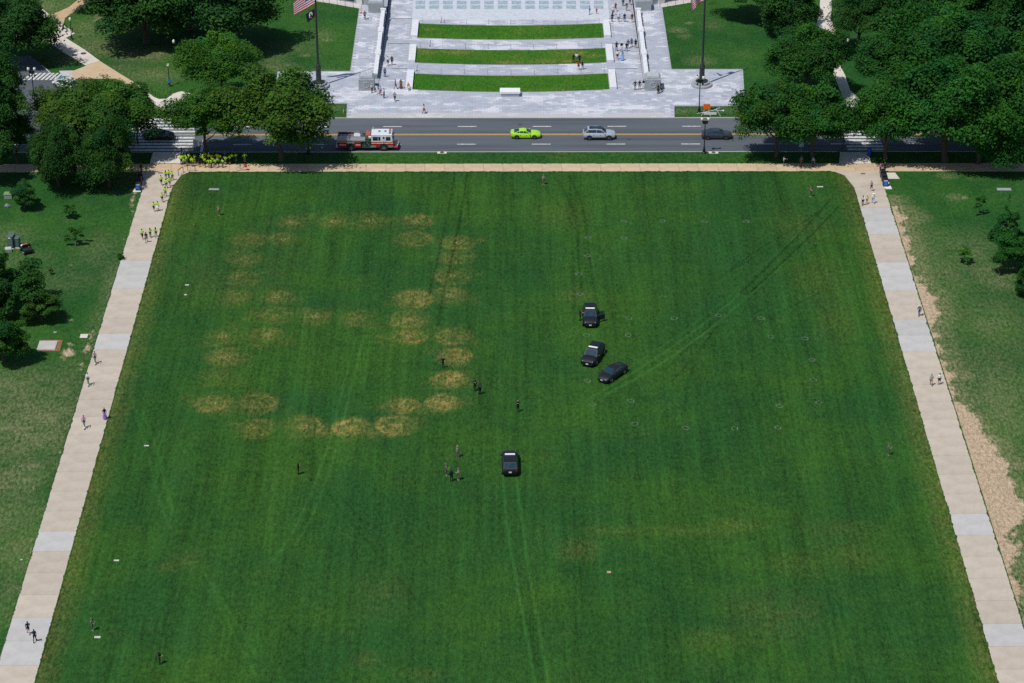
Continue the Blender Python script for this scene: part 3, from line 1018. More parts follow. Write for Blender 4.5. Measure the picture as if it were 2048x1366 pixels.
panel_names = ['far', 'middle', 'near']
for k, (a, b) in enumerate(panels):
    nx, ny = 130, 24
    S = Sheet(CX - 16.62, CX + 16.62, 0, 1, 0.27)
    S.ys = np.linspace(0, 1, 26)
    S.X, V = np.meshgrid(S.xs, S.ys)
    S.Y = arc_y(a, S.X) * (1 - V) + arc_y(b, S.X) * V
    S.dry = np.zeros_like(S.X); S.bare = np.zeros_like(S.X); S.trk = np.zeros_like(S.X)
    edge = np.clip(1 - np.minimum(V, 1 - V) / 0.06, 0, 1)
    S.dry += 0.14 * edge
    if k == 1:
        for xx, vv, r_ in ((-14, .85, 3), (-9, .8, 3), (12, .7, 2.5), (15, .5, 1.5), (11, .15, 2), (0, .1, 3), (7, .2, 3)):
            S.dry = np.maximum(S.dry, 0.5 * np.exp(-((S.X - xx) / r_) ** 2 - ((V - vv) / .16) ** 2))
    elif k == 0:
        S.dry = np.maximum(S.dry, 0.5 * np.exp(-((S.X - 9) / 4) ** 2 - ((V - .05) / .06) ** 2))
        S.dry = np.maximum(S.dry, 0.5 * np.exp(-((S.X + 14) / .8) ** 2 - ((V - .62) / .1) ** 2))
    zz = np.vectorize(zf)(S.X, S.Y) + 0.03
    po = S.build('grass_panel', m_panel, zz, plaza_o)
    po['label'] = panel_names[k] + ' of three curved green grass panels'
    # stone cheeks at both ends of the panel
    for s_ in (-1, 1):
        x0 = CX + s_ * 16.66
        x1 = CX + s_ * 17.84
        y0, y1 = arc_y(a, x0) - .1, arc_y(b, x0) + .9
        mb = MB()
        q = sorted((x0, x1))
        for i in range(5):
            ya_, yb_ = y0 + (y1 - y0) * i / 5, y0 + (y1 - y0) * (i + 1) / 5 - .015
            mb = MB()
            vs = []
            for zz0 in (-.3, 0.46):
                vs += [(q[0], ya_, zf(0, ya_) + zz0), (q[1], ya_, zf(0, ya_) + zz0), (q[1], yb_, zf(0, yb_) + zz0), (q[0], yb_, zf(0, yb_) + zz0)]
            mb.add(vs, [(4, 5, 6, 7), (0, 1, 5, 4), (1, 2, 6, 5), (2, 3, 7, 6), (3, 0, 4, 7)])
            mb.build('cheek_stone', m_gran_w, plaza_o)
    # thin post-and-chain fences along its two edges
    for e_, base, dy_ in (('far', b, .55), ('near', a, -.02)):
        n = 8
        f0 = arc_y(base, CX - 16) + dy_
        lab = 'thin dark post and chain fence along the %s edge of the %s grass panel' % (e_, panel_names[k])
        fo = E('chain_fence', (CX - 16, f0, zf(0, f0)), label=lab, cat='fence', group='fences round the grass panels')
        tops = []
        for i in range(n + 1):
            x = CX - 16 + 32 * i / n
            y = arc_y(base, x) + dy_
            z = zf(x, y)
            l = (x - (CX - 16), y - f0, z - zf(0, f0))
            MB().lathe([(.026, 0), (.022, .92), (.034, .94), (.012, .98)], c=l, n=6).build('post', m_black, fo)
            tops.append((l[0], l[1], l[2] + .86))
        ch = []
        for p, q_ in zip(tops, tops[1:]):
            for t in np.linspace(0, 1, 7)[:-1]:
                ch.append((p[0] + (q_[0] - p[0]) * t, p[1] + (q_[1] - p[1]) * t, p[2] + (q_[2] - p[2]) * t - .22 * 4 * t * (1 - t) * .5))
        MB().tube(ch + [tops[-1]], .006, 3).build('chain', m_black, fo)

# leaning black uplights on the walks between the panels
for px, py, lab in ((884, 45, 'far'), (862, 92, 'middle'), (835, 142, 'near')):
    p = PZ(px - 2, py)
    o = E('leaning_sign', tuple(p), label='small black leaning sign stand by the %s grass panel' % lab, cat='sign', group='leaning signs by the grass panels')
    MB().lathe([(.16, 0), (.16, .03), (.03, .05)], n=10).build('foot', m_black, o)
    MB().tube([(0, 0, .04), (.12, -.05, .85)], .03, 6).build('post', m_black, o)
    MB().box((.15, -.06, .80), (.06, .24, .30), top=(1, 1)).build('plate', m_black, o)

# balustrades beside the walks, with their coping stones
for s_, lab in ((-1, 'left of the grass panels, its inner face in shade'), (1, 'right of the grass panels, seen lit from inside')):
    xw = CX + s_ * 23.1
    y0, y1 = G(1024, 152, .6).y, G(1024, 19, .9).y
    bw = E('balustrade', (xw, y0, 0), label='white granite balustrade ' + lab, cat='wall')
    mb = MB()
    vs = []
    ln = y1 - y0
    mb.box((0, ln / 2, -1.45), (0.52, ln, 2.37)).build('wall_body', m_gran_d if s_ < 0 else m_gran_p, bw)  # shaded left and lit right inner face put into the two stone colours
    ya_ = 0.0
    i = 0
    while ya_ < ln - .3:
        step = min(2.15, ln - ya_)
        wide = i in (5, 10, 15) or i in (4, 9, 14)
        blk = i % 5 == 4
        MB().box((0, ya_ + step / 2, 0.92), (1.0 if blk else .74, step - .05, 0.34 if blk else 0.24), bev=.04).build('pier_block' if blk else 'coping_stone', m_gran_w, bw)
        if blk:
            MB().box((s_ * 0, ya_ + step / 2, -1.40), (.86, step - .3, 2.31)).build('pier', m_gran, bw)
        ya_ += step
        i += 1
    # carved end block
    pb = G(733 if s_ < 0 else 1306, 183)
    eb = E('granite_pedestal', (pb.x, pb.y, 0.10), label='grey granite end block with carved wreath, at the street end of the %s balustrade' % ('shaded left' if s_ < 0 else 'right'), cat='pedestal', group='end blocks of the balustrades')
    MB().box((0, 1.35, 0), (2.62, 2.7, 2.05), bev=.03).build('block', m_gran_d, eb)
    MB().box((0, 1.45, 2.05), (2.3, 2.4, 0.20), bev=.03).build('step', m_gran_d, eb)
    MB().box((0, 1.55, 2.25), (2.0, 2.1, 0.20), bev=.03).build('cap', m_gran, eb)
    mb = MB()
    n = 22
    mb.tube([(.48 * math.cos(2 * math.pi * t / n), -.02, 1.1 + .48 * math.sin(2 * math.pi * t / n)) for t in range(n + 1)], .06, 6)
    mb.tube([(.30 * math.cos(2 * math.pi * t / n), -.02, 1.1 + .30 * math.sin(2 * math.pi * t / n)) for t in range(n + 1)], .03, 6)
    mb.build('wreath', m_gran, eb)
    mb = MB()
    for t in range(9):
        a = math.pi * (.1 + .8 * t / 8)
        mb.tube([(.1 * math.cos(a), -.02, 1.0 + .1 * math.sin(a)), (.26 * math.cos(a), -.03, 1.0 + .26 * math.sin(a))], .03, 4)
    mb.build('carving', m_gran, eb)

# big wall blocks at the far ends and the plaza walls behind the lawns
for s_, pts, blkpx in ((-1, [(540, -16), (600, -9), (660, -1), (740, 13)], 752), (1, [(1480, -20), (1420, -9), (1380, -2), (1303, 11)], 1287)):
    base = G(blkpx, 27 if s_ < 0 else 23)
    g = [G(*p) for p in pts]
    wlab = 'grey granite plaza wall with pilasters behind the %s memorial lawn' % ('left' if s_ < 0 else 'right')
    w = E('plaza_wall', (base.x, base.y, 0.1), label=wlab, cat='wall')
    MB().box((0, 1.3, 0), (2.75, 2.6, 1.9), bev=.03).build('end_block', m_gran_d, w)
    MB().box((0, 1.45, 1.9), (2.5, 2.3, .22), bev=.03).build('block_cap', m_gran, w)
    for i, (a, b) in enumerate(zip(g, g[1:])):
        d = b - a
        ang = math.atan2(d.y, d.x)
        m_ = (a + b) / 2
        loc = (m_.x - base.x, m_.y - base.y + .6, 0)
        MB().box(loc, (d.length, .9, 1.35), rz=ang).build('wall_panel', m_gran_d, w)
        MB().box((loc[0], loc[1], 1.35), (d.length + .1, 1.1, .22), rz=ang, bev=.04).build('coping', m_gran_w, w)
        nrm = Vector((d.y, -d.x, 0)).normalized() * (1 if d.x > 0 else -1)
        for t in (.22, .78):
            p = a.lerp(b, t)
            q = (p.x - base.x + nrm.x * .28, p.y - base.y + .6 + nrm.y * .28, 0)
            MB().box(q, (1.15, 1.0, 1.75), rz=ang, bev=.05).build('pilaster', m_gran_w, w)
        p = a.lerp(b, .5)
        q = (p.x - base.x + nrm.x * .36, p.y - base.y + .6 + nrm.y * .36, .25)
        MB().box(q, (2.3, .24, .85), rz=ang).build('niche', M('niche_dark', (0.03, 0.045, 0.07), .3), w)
    # light strip of paving along the lawn and its wire fence
    off = [(p.x, p.y) for p in g]
    strip_pts = [(x, y + .2) for x, y in off] + [(x, y - 2.1) for x, y in off[::-1]]
    poly_xy('wall_walk', strip_pts, 0.108, m_gran_p, 0.06)
    fo = E('wire_fence', (off[0][0], off[0][1] - 2.2, 0), label='thin wire fence with dark posts along the far edge of the %s memorial lawn' % ('left' if s_ < 0 else 'right'), cat='fence')
    tp = []
    for a, b in zip(off, off[1:]):
        n = 5
        for i in range(n):
            x = a[0] + (b[0] - a[0]) * i / n - off[0][0]
            y = a[1] + (b[1] - a[1]) * i / n - off[0][1]
            MB().lathe([(.03, 0), (.03, 1.05)], c=(x, y, 0), n=5).build('post', m_black, fo)
            tp.append((x, y, 1.0))
    MB().tube(tp, .008, 3).build('wire', m_black, fo)

# shallow water basins in rows at the head of the forecourt
m_basin = M('basin_water', (0.36, 0.45, 0.49), 0.08, 0.22, 1.6, spec=0.5)
bas = MB().box((CX, 434, zf(0, 440) - .03), (36, 13, .036)).build('basin_surround', M('basin_stone', (0.56, 0.59, 0.64), .6, .1, 2), kind='structure')
k = 0
for r_ in range(4):
    for c_ in range(14):
        p = PZ(841 + 27.4 * c_, 14.3 - 9.2 * r_)
        k += 1
        MB().box((p.x, p.y, zf(0, 440)), (1.80, 1.86, .014)).build('basin', m_basin, bas)

# white stone bench on the forecourt
p = G(1020, 196)
bn_ = E('stone_bench', (p.x, p.y, 0.12), label='long white stone block on the granite forecourt facing the road', cat='bench')
MB().box((0, .9, 0), (3.1, 1.5, .62)).build('plinth', m_gran, bn_)
MB().box((0, .9, .62), (3.42, 1.75, .38), bev=.03).build('slab_top', M('white_marble', (.82, .82, .82), .5, .04, 2), bn_)

# grates in the left terrace
for px, py, lab in ((735, 38, 'near the far end block'), (727, 116, 'near the end block at the street')):
    p = G(px, py)
    gr = E('floor_grate', (p.x, p.y, .124), label='long pale floor grate in the left terrace, ' + lab, cat='grate', group='floor grates')
    mb = MB().box((0, -.55, 0), (1.7, .09, .03)).box((0, .55, 0), (1.7, .09, .03)).box((-.8, 0, 0), (.09, 1.0, .03)).box((.8, 0, 0), (.09, 1.0, .03))
    mb.build('frame', m_gran_d, gr)
    for i in range(9):
        MB().box((-.66 + i * .165, 0, 0), (.08, 1.0, .02)).build('bar', m_gran, gr)

# verge pieces beside the plaza + catch-basin covers on the near verge
for px, lab in ((884, 'behind the fire engine'), (1427, 'at the foot of the lamp post')):
    p = G(px, 306.5)
    o = E('inlet_cover', (p.x, p.y, .10), label='pale concrete drain inlet on the verge, ' + ('between fire engine and lime coupe' if px < 900 else lab), cat='drain')
    MB().box((0, 0, 0), (1.5, .75, .05), bev=.01).build('slab', m_path, o)
    MB().lathe([(.34, .05), (.34, .062)], n=16).build('lid', M('cast_iron', (0.075, 0.065, 0.06), .7, .3, 12), o)

# ------------------------------------------------------------------ trees
def crown_mesh(name, seed, kind='broad', n=15000, leaf=0.062):
    g = np.random.default_rng(seed)
    if kind == 'broad':
        nl = 84
        ph = g.uniform(0, 2 * np.pi, nl)
        cz = g.uniform(-0.55, 1.0, nl)
        rr = g.uniform(0.40, 0.90, nl)
        lob = np.stack([np.cos(ph) * np.sqrt(1 - cz ** 2) * rr, np.sin(ph) * np.sqrt(1 - cz ** 2) * rr, cz * rr], 1)
        lr = g.uniform(0.16, 0.36, nl)
        stretch = np.array([1.0, 1.0, 0.9])
    elif kind == 'sparse':
        nl = 15
        ph = g.uniform(0, 2 * np.pi, nl)
        cz = g.uniform(-0.7, 1.0, nl)
        rr = g.uniform(0.3, 0.85, nl)
        lob = np.stack([np.cos(ph) * np.sqrt(1 - cz ** 2) * rr, np.sin(ph) * np.sqrt(1 - cz ** 2) * rr, cz * rr], 1)
        lr = g.uniform(0.16, 0.30, nl)
        stretch = np.array([1.0, 1.0, 0.6])
    elif kind == 'bush':
        nl = 34
        ph = g.uniform(0, 2 * np.pi, nl)
        cz = g.uniform(-0.8, 1.0, nl)
        rr = g.uniform(0.4, 0.85, nl)
        lob = np.stack([np.cos(ph) * np.sqrt(1 - cz ** 2) * rr, np.sin(ph) * np.sqrt(1 - cz ** 2) * rr, cz * rr], 1)
        lr = g.uniform(0.16, 0.34, nl)
        stretch = np.array([1.0, 1.0, 0.7])
    else:                                           # conifer
        nl = 70
        h = np.sqrt(g.uniform(0, 1, nl))
        ph = g.uniform(0, 2 * np.pi, nl)
        rad = h * g.uniform(0.55, 0.85, nl)
        lob = np.stack([np.cos(ph) * rad, np.sin(ph) * rad, 1 - 2 * h], 1)
        lr = 0.07 + 0.16 * h
        stretch = np.array([1.0, 1.0, 0.55])
    w = lr ** 2
    which = g.choice(nl, n, p=w / w.sum())
    d = g.normal(size=(n, 3))
    d /= np.linalg.norm(d, axis=1)[:, None]
    d[:, 2] = np.where(d[:, 2] < -0.35, -d[:, 2], d[:, 2])
    rad = lr[which] * (0.35 + 0.75 * g.uniform(0, 1, n) ** 0.6)
    c = lob[which] + d * rad[:, None] * stretch
    az = np.arctan2(c[:, 1], c[:, 0])
    p1, p2, p3 = g.uniform(0, 6.28, 3)
    c *= (1 + 0.13 * np.sin(2 * az + p1) + 0.10 * np.sin(3 * az + p2 + 2 * c[:, 2]) + 0.05 * np.sin(6 * az + p3))[:, None]
    # ragged outline: drop some of the outermost leaves, push stray sprigs out
    stray = g.uniform(0, 1, n) < 0.06
    c[stray] *= g.uniform(1.0, 1.14, stray.sum())[:, None]
    nrm = d * 0.8 + g.normal(size=(n, 3)) * 0.42 + np.array([0, 0, 0.45])
    nrm /= np.linalg.norm(nrm, axis=1)[:, None]
    a = np.cross(nrm, g.normal(size=(n, 3)))
    a /= np.linalg.norm(a, axis=1)[:, None] + 1e-9
    b = np.cross(nrm, a)
    s = leaf * g.uniform(0.55, 1.35, n)[:, None]
    q = np.stack([c - a * s, c - b * s * 0.62 + nrm * s * .12, c + a * s, c + b * s * 0.62 + nrm * s * .12], 1).reshape(-1, 3)
    me = bpy.data.meshes.new(name)
    me.vertices.add(4 * n)
    me.vertices.foreach_set('co', q.astype(np.float32).ravel())
    me.loops.add(4 * n)
    me.loops.foreach_set('vertex_index', np.arange(4 * n, dtype=np.int32))
    me.polygons.add(n)
    me.polygons.foreach_set('loop_start', np.arange(n, dtype=np.int32) * 4)
    me.update(calc_edges=True)
    lobt = g.uniform(0.78, 1.25, nl)[which] * g.uniform(0.78, 1.25, n)
    hue = g.normal(size=n) * 0.12 + (g.normal(size=nl) * 0.10)[which]
    col = np.ones((n, 4), np.float32)
    col[:, 0] = np.clip(0.052 * lobt * (1 + hue * 1.6), 0.006, 0.3)
    col[:, 1] = np.clip(0.140 * lobt * (1 + hue * .5), 0.01, 0.4)
    col[:, 2] = np.clip(0.025 * lobt * (1 - hue), 0.003, 0.2)
    at = me.attributes.new('tint', 'FLOAT_COLOR', 'POINT')
    at.data.foreach_set('color', np.repeat(col, 4, 0).ravel())
    me.materials.append(m_leaf)
    return me


CROWN = {k: crown_mesh('crown', 100 + i, 'broad', 42000, 0.032) for i, k in enumerate('abcde')}
CROWN['f'] = crown_mesh('crown', 140, 'broad', 48000, 0.029)
CROWN['s'] = crown_mesh('crown', 120, 'sparse', 1500, 0.085)
CROWN['t'] = crown_mesh('crown', 121, 'sparse', 1300, 0.085)
CROWN['u'] = crown_mesh('crown', 130, 'bush', 20000, 0.036)
CROWN['v'] = crown_mesh('crown', 131, 'bush', 20000, 0.036)
CROWN['k'] = crown_mesh('crown', 132, 'conifer', 9000, 0.055)


def trunk(parent, hc, rad, rz, r0, seed, crown_k):
    g = random.Random(seed)
    mb = MB()
    top = hc + rz * .35
    pts = [(g.uniform(-.03, .03) * top, g.uniform(-.03, .03) * top, top * t) for t in (0, .12, .3, .5, .75, 1)]
    pts[0] = (0, 0, -.1)
    mb.tube(pts, [r0 * 1.35, r0, r0 * .85, r0 * .62, r0 * .36, r0 * .08], 9)
    if crown_k not in 'k':
        for i in range(7 if crown_k not in 'st' else 5):
            a = 2 * math.pi * (i + g.random() * .5) / 7
            z0 = top * g.uniform(.32, .62)
            l = rad * g.uniform(.55, .8)
            mb.tube([(0, 0, z0), (l * .4 * math.cos(a), l * .4 * math.sin(a), z0 + rz * .25), (l * math.cos(a + .2), l * math.sin(a + .2), z0 + rz * g.uniform(.4, .8))],
                    [r0 * .45, r0 * .28, r0 * .05], 6)
    mb.build('trunk', m_bark, parent, smooth=50)


tree_n = 0


def tree(cx, cy, rx, base, k, label, asp=0.8, tone=(1, 1, 1), name='tree', group=None, cat='tree', dx=0.0, ry=None):
    """crown centre (cx, cy), half width rx and foot row, as seen in the photograph"""
    global tree_n
    tree_n += 1
    p = G(cx + dx, base)
    s = pxm(base)
    rad = rx / s
    hc = max((base - cy) / (s * 0.915), rad * asp * .55)
    o = E(name, (p.x, p.y, 0), label=label, cat=cat, group=group)
    cr = O('crown', CROWN[k], o, loc=(-dx / s, 0, hc), rz=tree_n * 2.17, scale=(rad * 1.06, rad * 1.06 * (ry or 1), rad * asp * 1.10))
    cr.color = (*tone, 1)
    trunk(o, hc, rad, rad * asp, max(.05, .055 * rad), tree_n, k)
    return o


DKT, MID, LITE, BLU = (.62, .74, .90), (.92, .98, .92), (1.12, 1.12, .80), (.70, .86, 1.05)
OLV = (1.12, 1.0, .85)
tree(144, 236, 74, 312, 'a', 'broad dark green tree nearest the side road crossing, its lit crown below the white van', .68, (1.15, .98, .82))
tree(232, 226, 80, 314, 'f', 'broad leafy tree between the white van and the ladder crossing', .74, (1.0, 1.0, .85))
tree(276, 204, 30, 288, 'c', 'slim bright green tree hanging over the left end of the ladder crossing', .95, (1.15, 1.1, .85))
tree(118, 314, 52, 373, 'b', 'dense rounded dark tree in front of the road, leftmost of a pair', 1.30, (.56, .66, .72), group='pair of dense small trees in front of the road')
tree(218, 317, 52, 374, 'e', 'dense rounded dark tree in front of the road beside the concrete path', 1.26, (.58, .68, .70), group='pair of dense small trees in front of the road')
tree(26, 58, 76, 126, 'c', 'large dark tree in the top corner above the side road', .85, DKT, dx=-30)
tree(84, 64, 34, 118, 'd', 'smaller green tree overhanging the diagonal path by the bollards', .95, (.72, .9, .85))
tree(0, 205, 66, 330, 'e', 'tall shaded tree at the picture edge beside the side road', 1.1, (.72, .86, .86))
tree(36, 268, 38, 328, 'a', 'small lit green tree in front of the side road', .9, (.9, 1.05, .8))
tree(-14, 300, 50, 362, 'd', 'dark tree cut by the picture edge beside the pavement', 1.0, DKT)
tree(446, 128, 72, 206, 'f', 'wide light green tree behind the road, left of the flagpole lawn', .72, (1.0, 1.12, .85))
tree(414, 232, 66, 316, 'b', 'light green tree overhanging the ladder crossing and the lime shirted crowd', .80, (1.0, 1.06, .85))
tree(562, 232, 92, 322, 'a', 'broad olive green tree between the crowd and the fire engine', .82, (1.2, 1.04, .9))
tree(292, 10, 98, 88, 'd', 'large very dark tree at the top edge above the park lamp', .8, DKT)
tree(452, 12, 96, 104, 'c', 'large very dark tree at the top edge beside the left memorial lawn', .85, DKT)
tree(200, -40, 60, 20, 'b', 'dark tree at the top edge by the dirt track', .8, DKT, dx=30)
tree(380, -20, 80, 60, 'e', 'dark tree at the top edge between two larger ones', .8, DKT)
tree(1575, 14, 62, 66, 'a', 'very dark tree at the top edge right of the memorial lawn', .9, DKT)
tree(1716, 34, 52, 106, 'e', 'very dark tree right of the pale curved path', .95, DKT)
tree(1610, 116, 74, 192, 'f', 'wide green tree left of the pale curved path', .75, (.62, .86, .82))
tree(1536, 234, 66, 316, 'c', 'green tree at the edge of the forecourt beside the dark sedan', 1.06, (.78, .92, .85), dx=16)
tree(1626, 240, 68, 318, 'b', 'green tree overhanging the right ladder crossing', .94, (.68, .92, .82))
tree(1780, 128, 66, 212, 'a', 'green tree right of the pale path, behind the road', .75, (.60, .84, .84))
tree(1772, 246, 66, 320, 'd', 'leafy green tree right of the right hand crossing', .96, (.66, .92, .80))
tree(1872, 96, 100, 212, 'f', 'very large billowing green tree on the right, behind the road', .78, (.52, .84, .84))
tree(1890, 214, 104, 324, 'c', 'large billowing tree over the road, right of the crossing', .90, (.58, .92, .76))
tree(1975, 262, 72, 328, 'e', 'lower bright green tree over the pavement at the picture edge', .92, (.60, .95, .75), dx=-20)
tree(2045, 190, 88, 306, 'b', 'large tree at the picture edge behind the road', .9, (.52, .82, .78))
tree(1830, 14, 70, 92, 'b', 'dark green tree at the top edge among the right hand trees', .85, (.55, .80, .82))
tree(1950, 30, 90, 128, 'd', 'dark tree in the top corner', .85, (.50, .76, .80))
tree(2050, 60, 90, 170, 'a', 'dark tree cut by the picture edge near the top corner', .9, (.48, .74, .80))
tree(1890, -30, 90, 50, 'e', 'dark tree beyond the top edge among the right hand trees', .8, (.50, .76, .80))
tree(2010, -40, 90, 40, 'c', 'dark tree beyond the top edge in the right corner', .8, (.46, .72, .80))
tree(1684, 250, 24, 300, 'd', 'small bright tree hanging over the right crossing bars', .9, (.66, .95, .80))
tree(1490, -26, 60, 40, 'b', 'dark tree beyond the top edge above the right memorial lawn', .8, DKT, dx=40)
# park trees and shrubs beside the lawn
tree(49, 386, 31, 416, 'u', 'small rounded blue green tree beside the green utility box', .75, (.62, .82, 1.15), name='park_tree')
tree(138, 419, 17, 436, 's', 'thin young tree with a small shadow, left of the path, nearer the road', 1.05, (.8, .95, .8), name='sapling', group='saplings on the left park grass')
tree(153, 466, 19, 489, 't', 'thin young tree left of the path, second from the road', 1.1, (.8, .95, .8), name='sapling', group='saplings on the left park grass')
tree(103, 541, 6, 549, 's', 'tiny leafless looking sapling between the cabinets and the dark shrubs', 1.3, (.7, .7, .7), name='sapling', group='saplings on the left park grass')
tree(22, 572, 80, 630, 'v', 'large dark shrub on the left below the utility cart', .82, (.58, .72, .66), name='shrub', cat='shrub', group='shrubs left of the path')
tree(84, 611, 42, 642, 'u', 'lower brownish green shrub beside the large dark one', .66, (.85, .82, .75), name='shrub', cat='shrub', group='shrubs left of the path')
tree(8, 668, 56, 722, 'u', 'dark shrub at the picture edge above the pale concrete pad', .85, (.62, .78, .66), name='shrub', cat='shrub', group='shrubs left of the path')
tree(241, 512, 9, 519, 's', 'ragged low weeds at the left edge of the path', 1.2, (.7, .85, .6), name='weeds', cat='weeds')
tree(1958, 402, 13, 429, 't', 'slender sapling with a pale trunk on the right park grass', 1.25, (.6, .85, .85), name='sapling')
tree(1928, 505, 19, 524, 's', 'round leafy sapling with a dark shadow on the right park grass', 1.0, (.9, 1.25, .7), name='sapling')
tree(1999, 536, 5, 552, 't', 'bare tiny sapling on the right park grass', 1.3, (.6, .6, .6), name='sapling')
tree(2012, 438, 38, 476, 'k', 'pointed dark evergreen on the right park grass', 1.25, (.52, .78, .95), name='evergreen')
tree(2032, 500, 50, 542, 'u', 'dense green shrub below the pointed evergreen', .9, (.5, .82, .75), name='shrub', cat='shrub')
tree(2052, 560, 30, 590, 'v', 'dark shrub cut by the picture edge on the right park grass', .9, (.45, .68, .7), name='shrub', cat='shrub')

# ------------------------------------------------------------------ vehicles
def paint(name, col, rough=0.28, coat=0.6, metal=0.0):
    return M('paint_' + name, col, rough, 0.05, 1.5, metal=metal, spec=0.5, coat=coat)


WHEELS = {}


def wheel_meshes(r, w):
    k = (r, w)
    if k not in WHEELS:
        t = MB()
        t.lathe([(r * .60, -w / 2), (r * .95, -w / 2), (r, -w * .32), (r, w * .32), (r * .95, w / 2), (r * .60, w / 2)], n=20, axis='y', cap=True)
        tm = t.mesh('wheel', 40)
        tm.materials.append(m_rubber)
        q = MB()
        q.lathe([(r * .64, -.01), (r * .64, .012), (r * .56, .016), (r * .52, .0)], n=20, axis='y', cap=False)
        for i in range(5):
            a = 2 * math.pi * i / 5
            q.tube([(r * .12 * math.cos(a), .004, r * .12 * math.sin(a)), (r * .58 * math.cos(a), .008, r * .58 * math.sin(a))], [r * .10, r * .07], 5)
        q.lathe([(r * .17, -.01), (r * .15, .03)], n=10, axis='y')
        qm = q.mesh('rim', 40)
        qm.materials.append(m_rim)
        WHEELS[k] = (tm, qm)
    return WHEELS[k]


CAR = {
    # body stations (x, z bottom, z top, half width); cabin profile; belt height
    'sedan': dict(st=[(-2.45, .45, .80, .66), (-2.36, .30, .96, .80), (-2.0, .24, 1.04, .88), (-1.3, .21, 1.02, .92), (-.3, .20, .98, .93), (.7, .20, .97, .93), (1.25, .20, .96, .92), (1.8, .22, .88, .90), (2.25, .26, .76, .83), (2.42, .38, .62, .68)],
                  cab=[(1.18, .93), (.34, 1.40), (-.25, 1.47), (-.95, 1.42), (-1.85, 1.02)], wb=.80, wt=.58, wx=(-1.42, 1.45), wr=.34, hw=.93),
    'suv': dict(st=[(-2.45, .50, .92, .72), (-2.38, .34, 1.06, .86), (-2.0, .28, 1.10, .95), (-1.2, .26, 1.10, .98), (.3, .26, 1.08, .98), (1.0, .26, 1.06, .97), (1.6, .28, 1.02, .95), (2.15, .30, .94, .88), (2.42, .42, .78, .74)],
                cab=[(1.12, 1.04), (.40, 1.60), (-.4, 1.70), (-1.7, 1.66), (-2.34, 1.10)], wb=.87, wt=.67, wx=(-1.48, 1.48), wr=.38, hw=.98),
    'coupe': dict(st=[(-2.38, .48, .84, .68), (-2.28, .30, 1.0, .84), (-1.9, .24, 1.02, .92), (-1.3, .20, .99, .95), (-.3, .18, .90, .92), (.5, .18, .90, .92), (1.1, .19, .92, .94), (1.7, .20, .87, .93), (2.2, .25, .74, .85), (2.40, .36, .58, .68)],
                  cab=[(.92, .90), (.10, 1.30), (-.35, 1.36), (-.95, 1.30), (-1.88, 1.0)], wb=.80, wt=.56, wx=(-1.38, 1.40), wr=.345, hw=.95),
    'van': dict(st=[(-2.5, .50, .95, .76), (-2.44, .34, 1.10, .90), (-2.0, .28, 1.12, .96), (-1.0, .25, 1.10, .99), (.6, .25, 1.06, .99), (1.3, .26, 1.02, .97), (1.9, .28, .94, .93), (2.35, .36, .80, .82), (2.5, .46, .66, .68)],
                cab=[(1.65, 1.00), (.70, 1.64), (-.3, 1.78), (-1.9, 1.76), (-2.46, 1.12)], wb=.90, wt=.74, wx=(-1.5, 1.55), wr=.35, hw=.99),
}


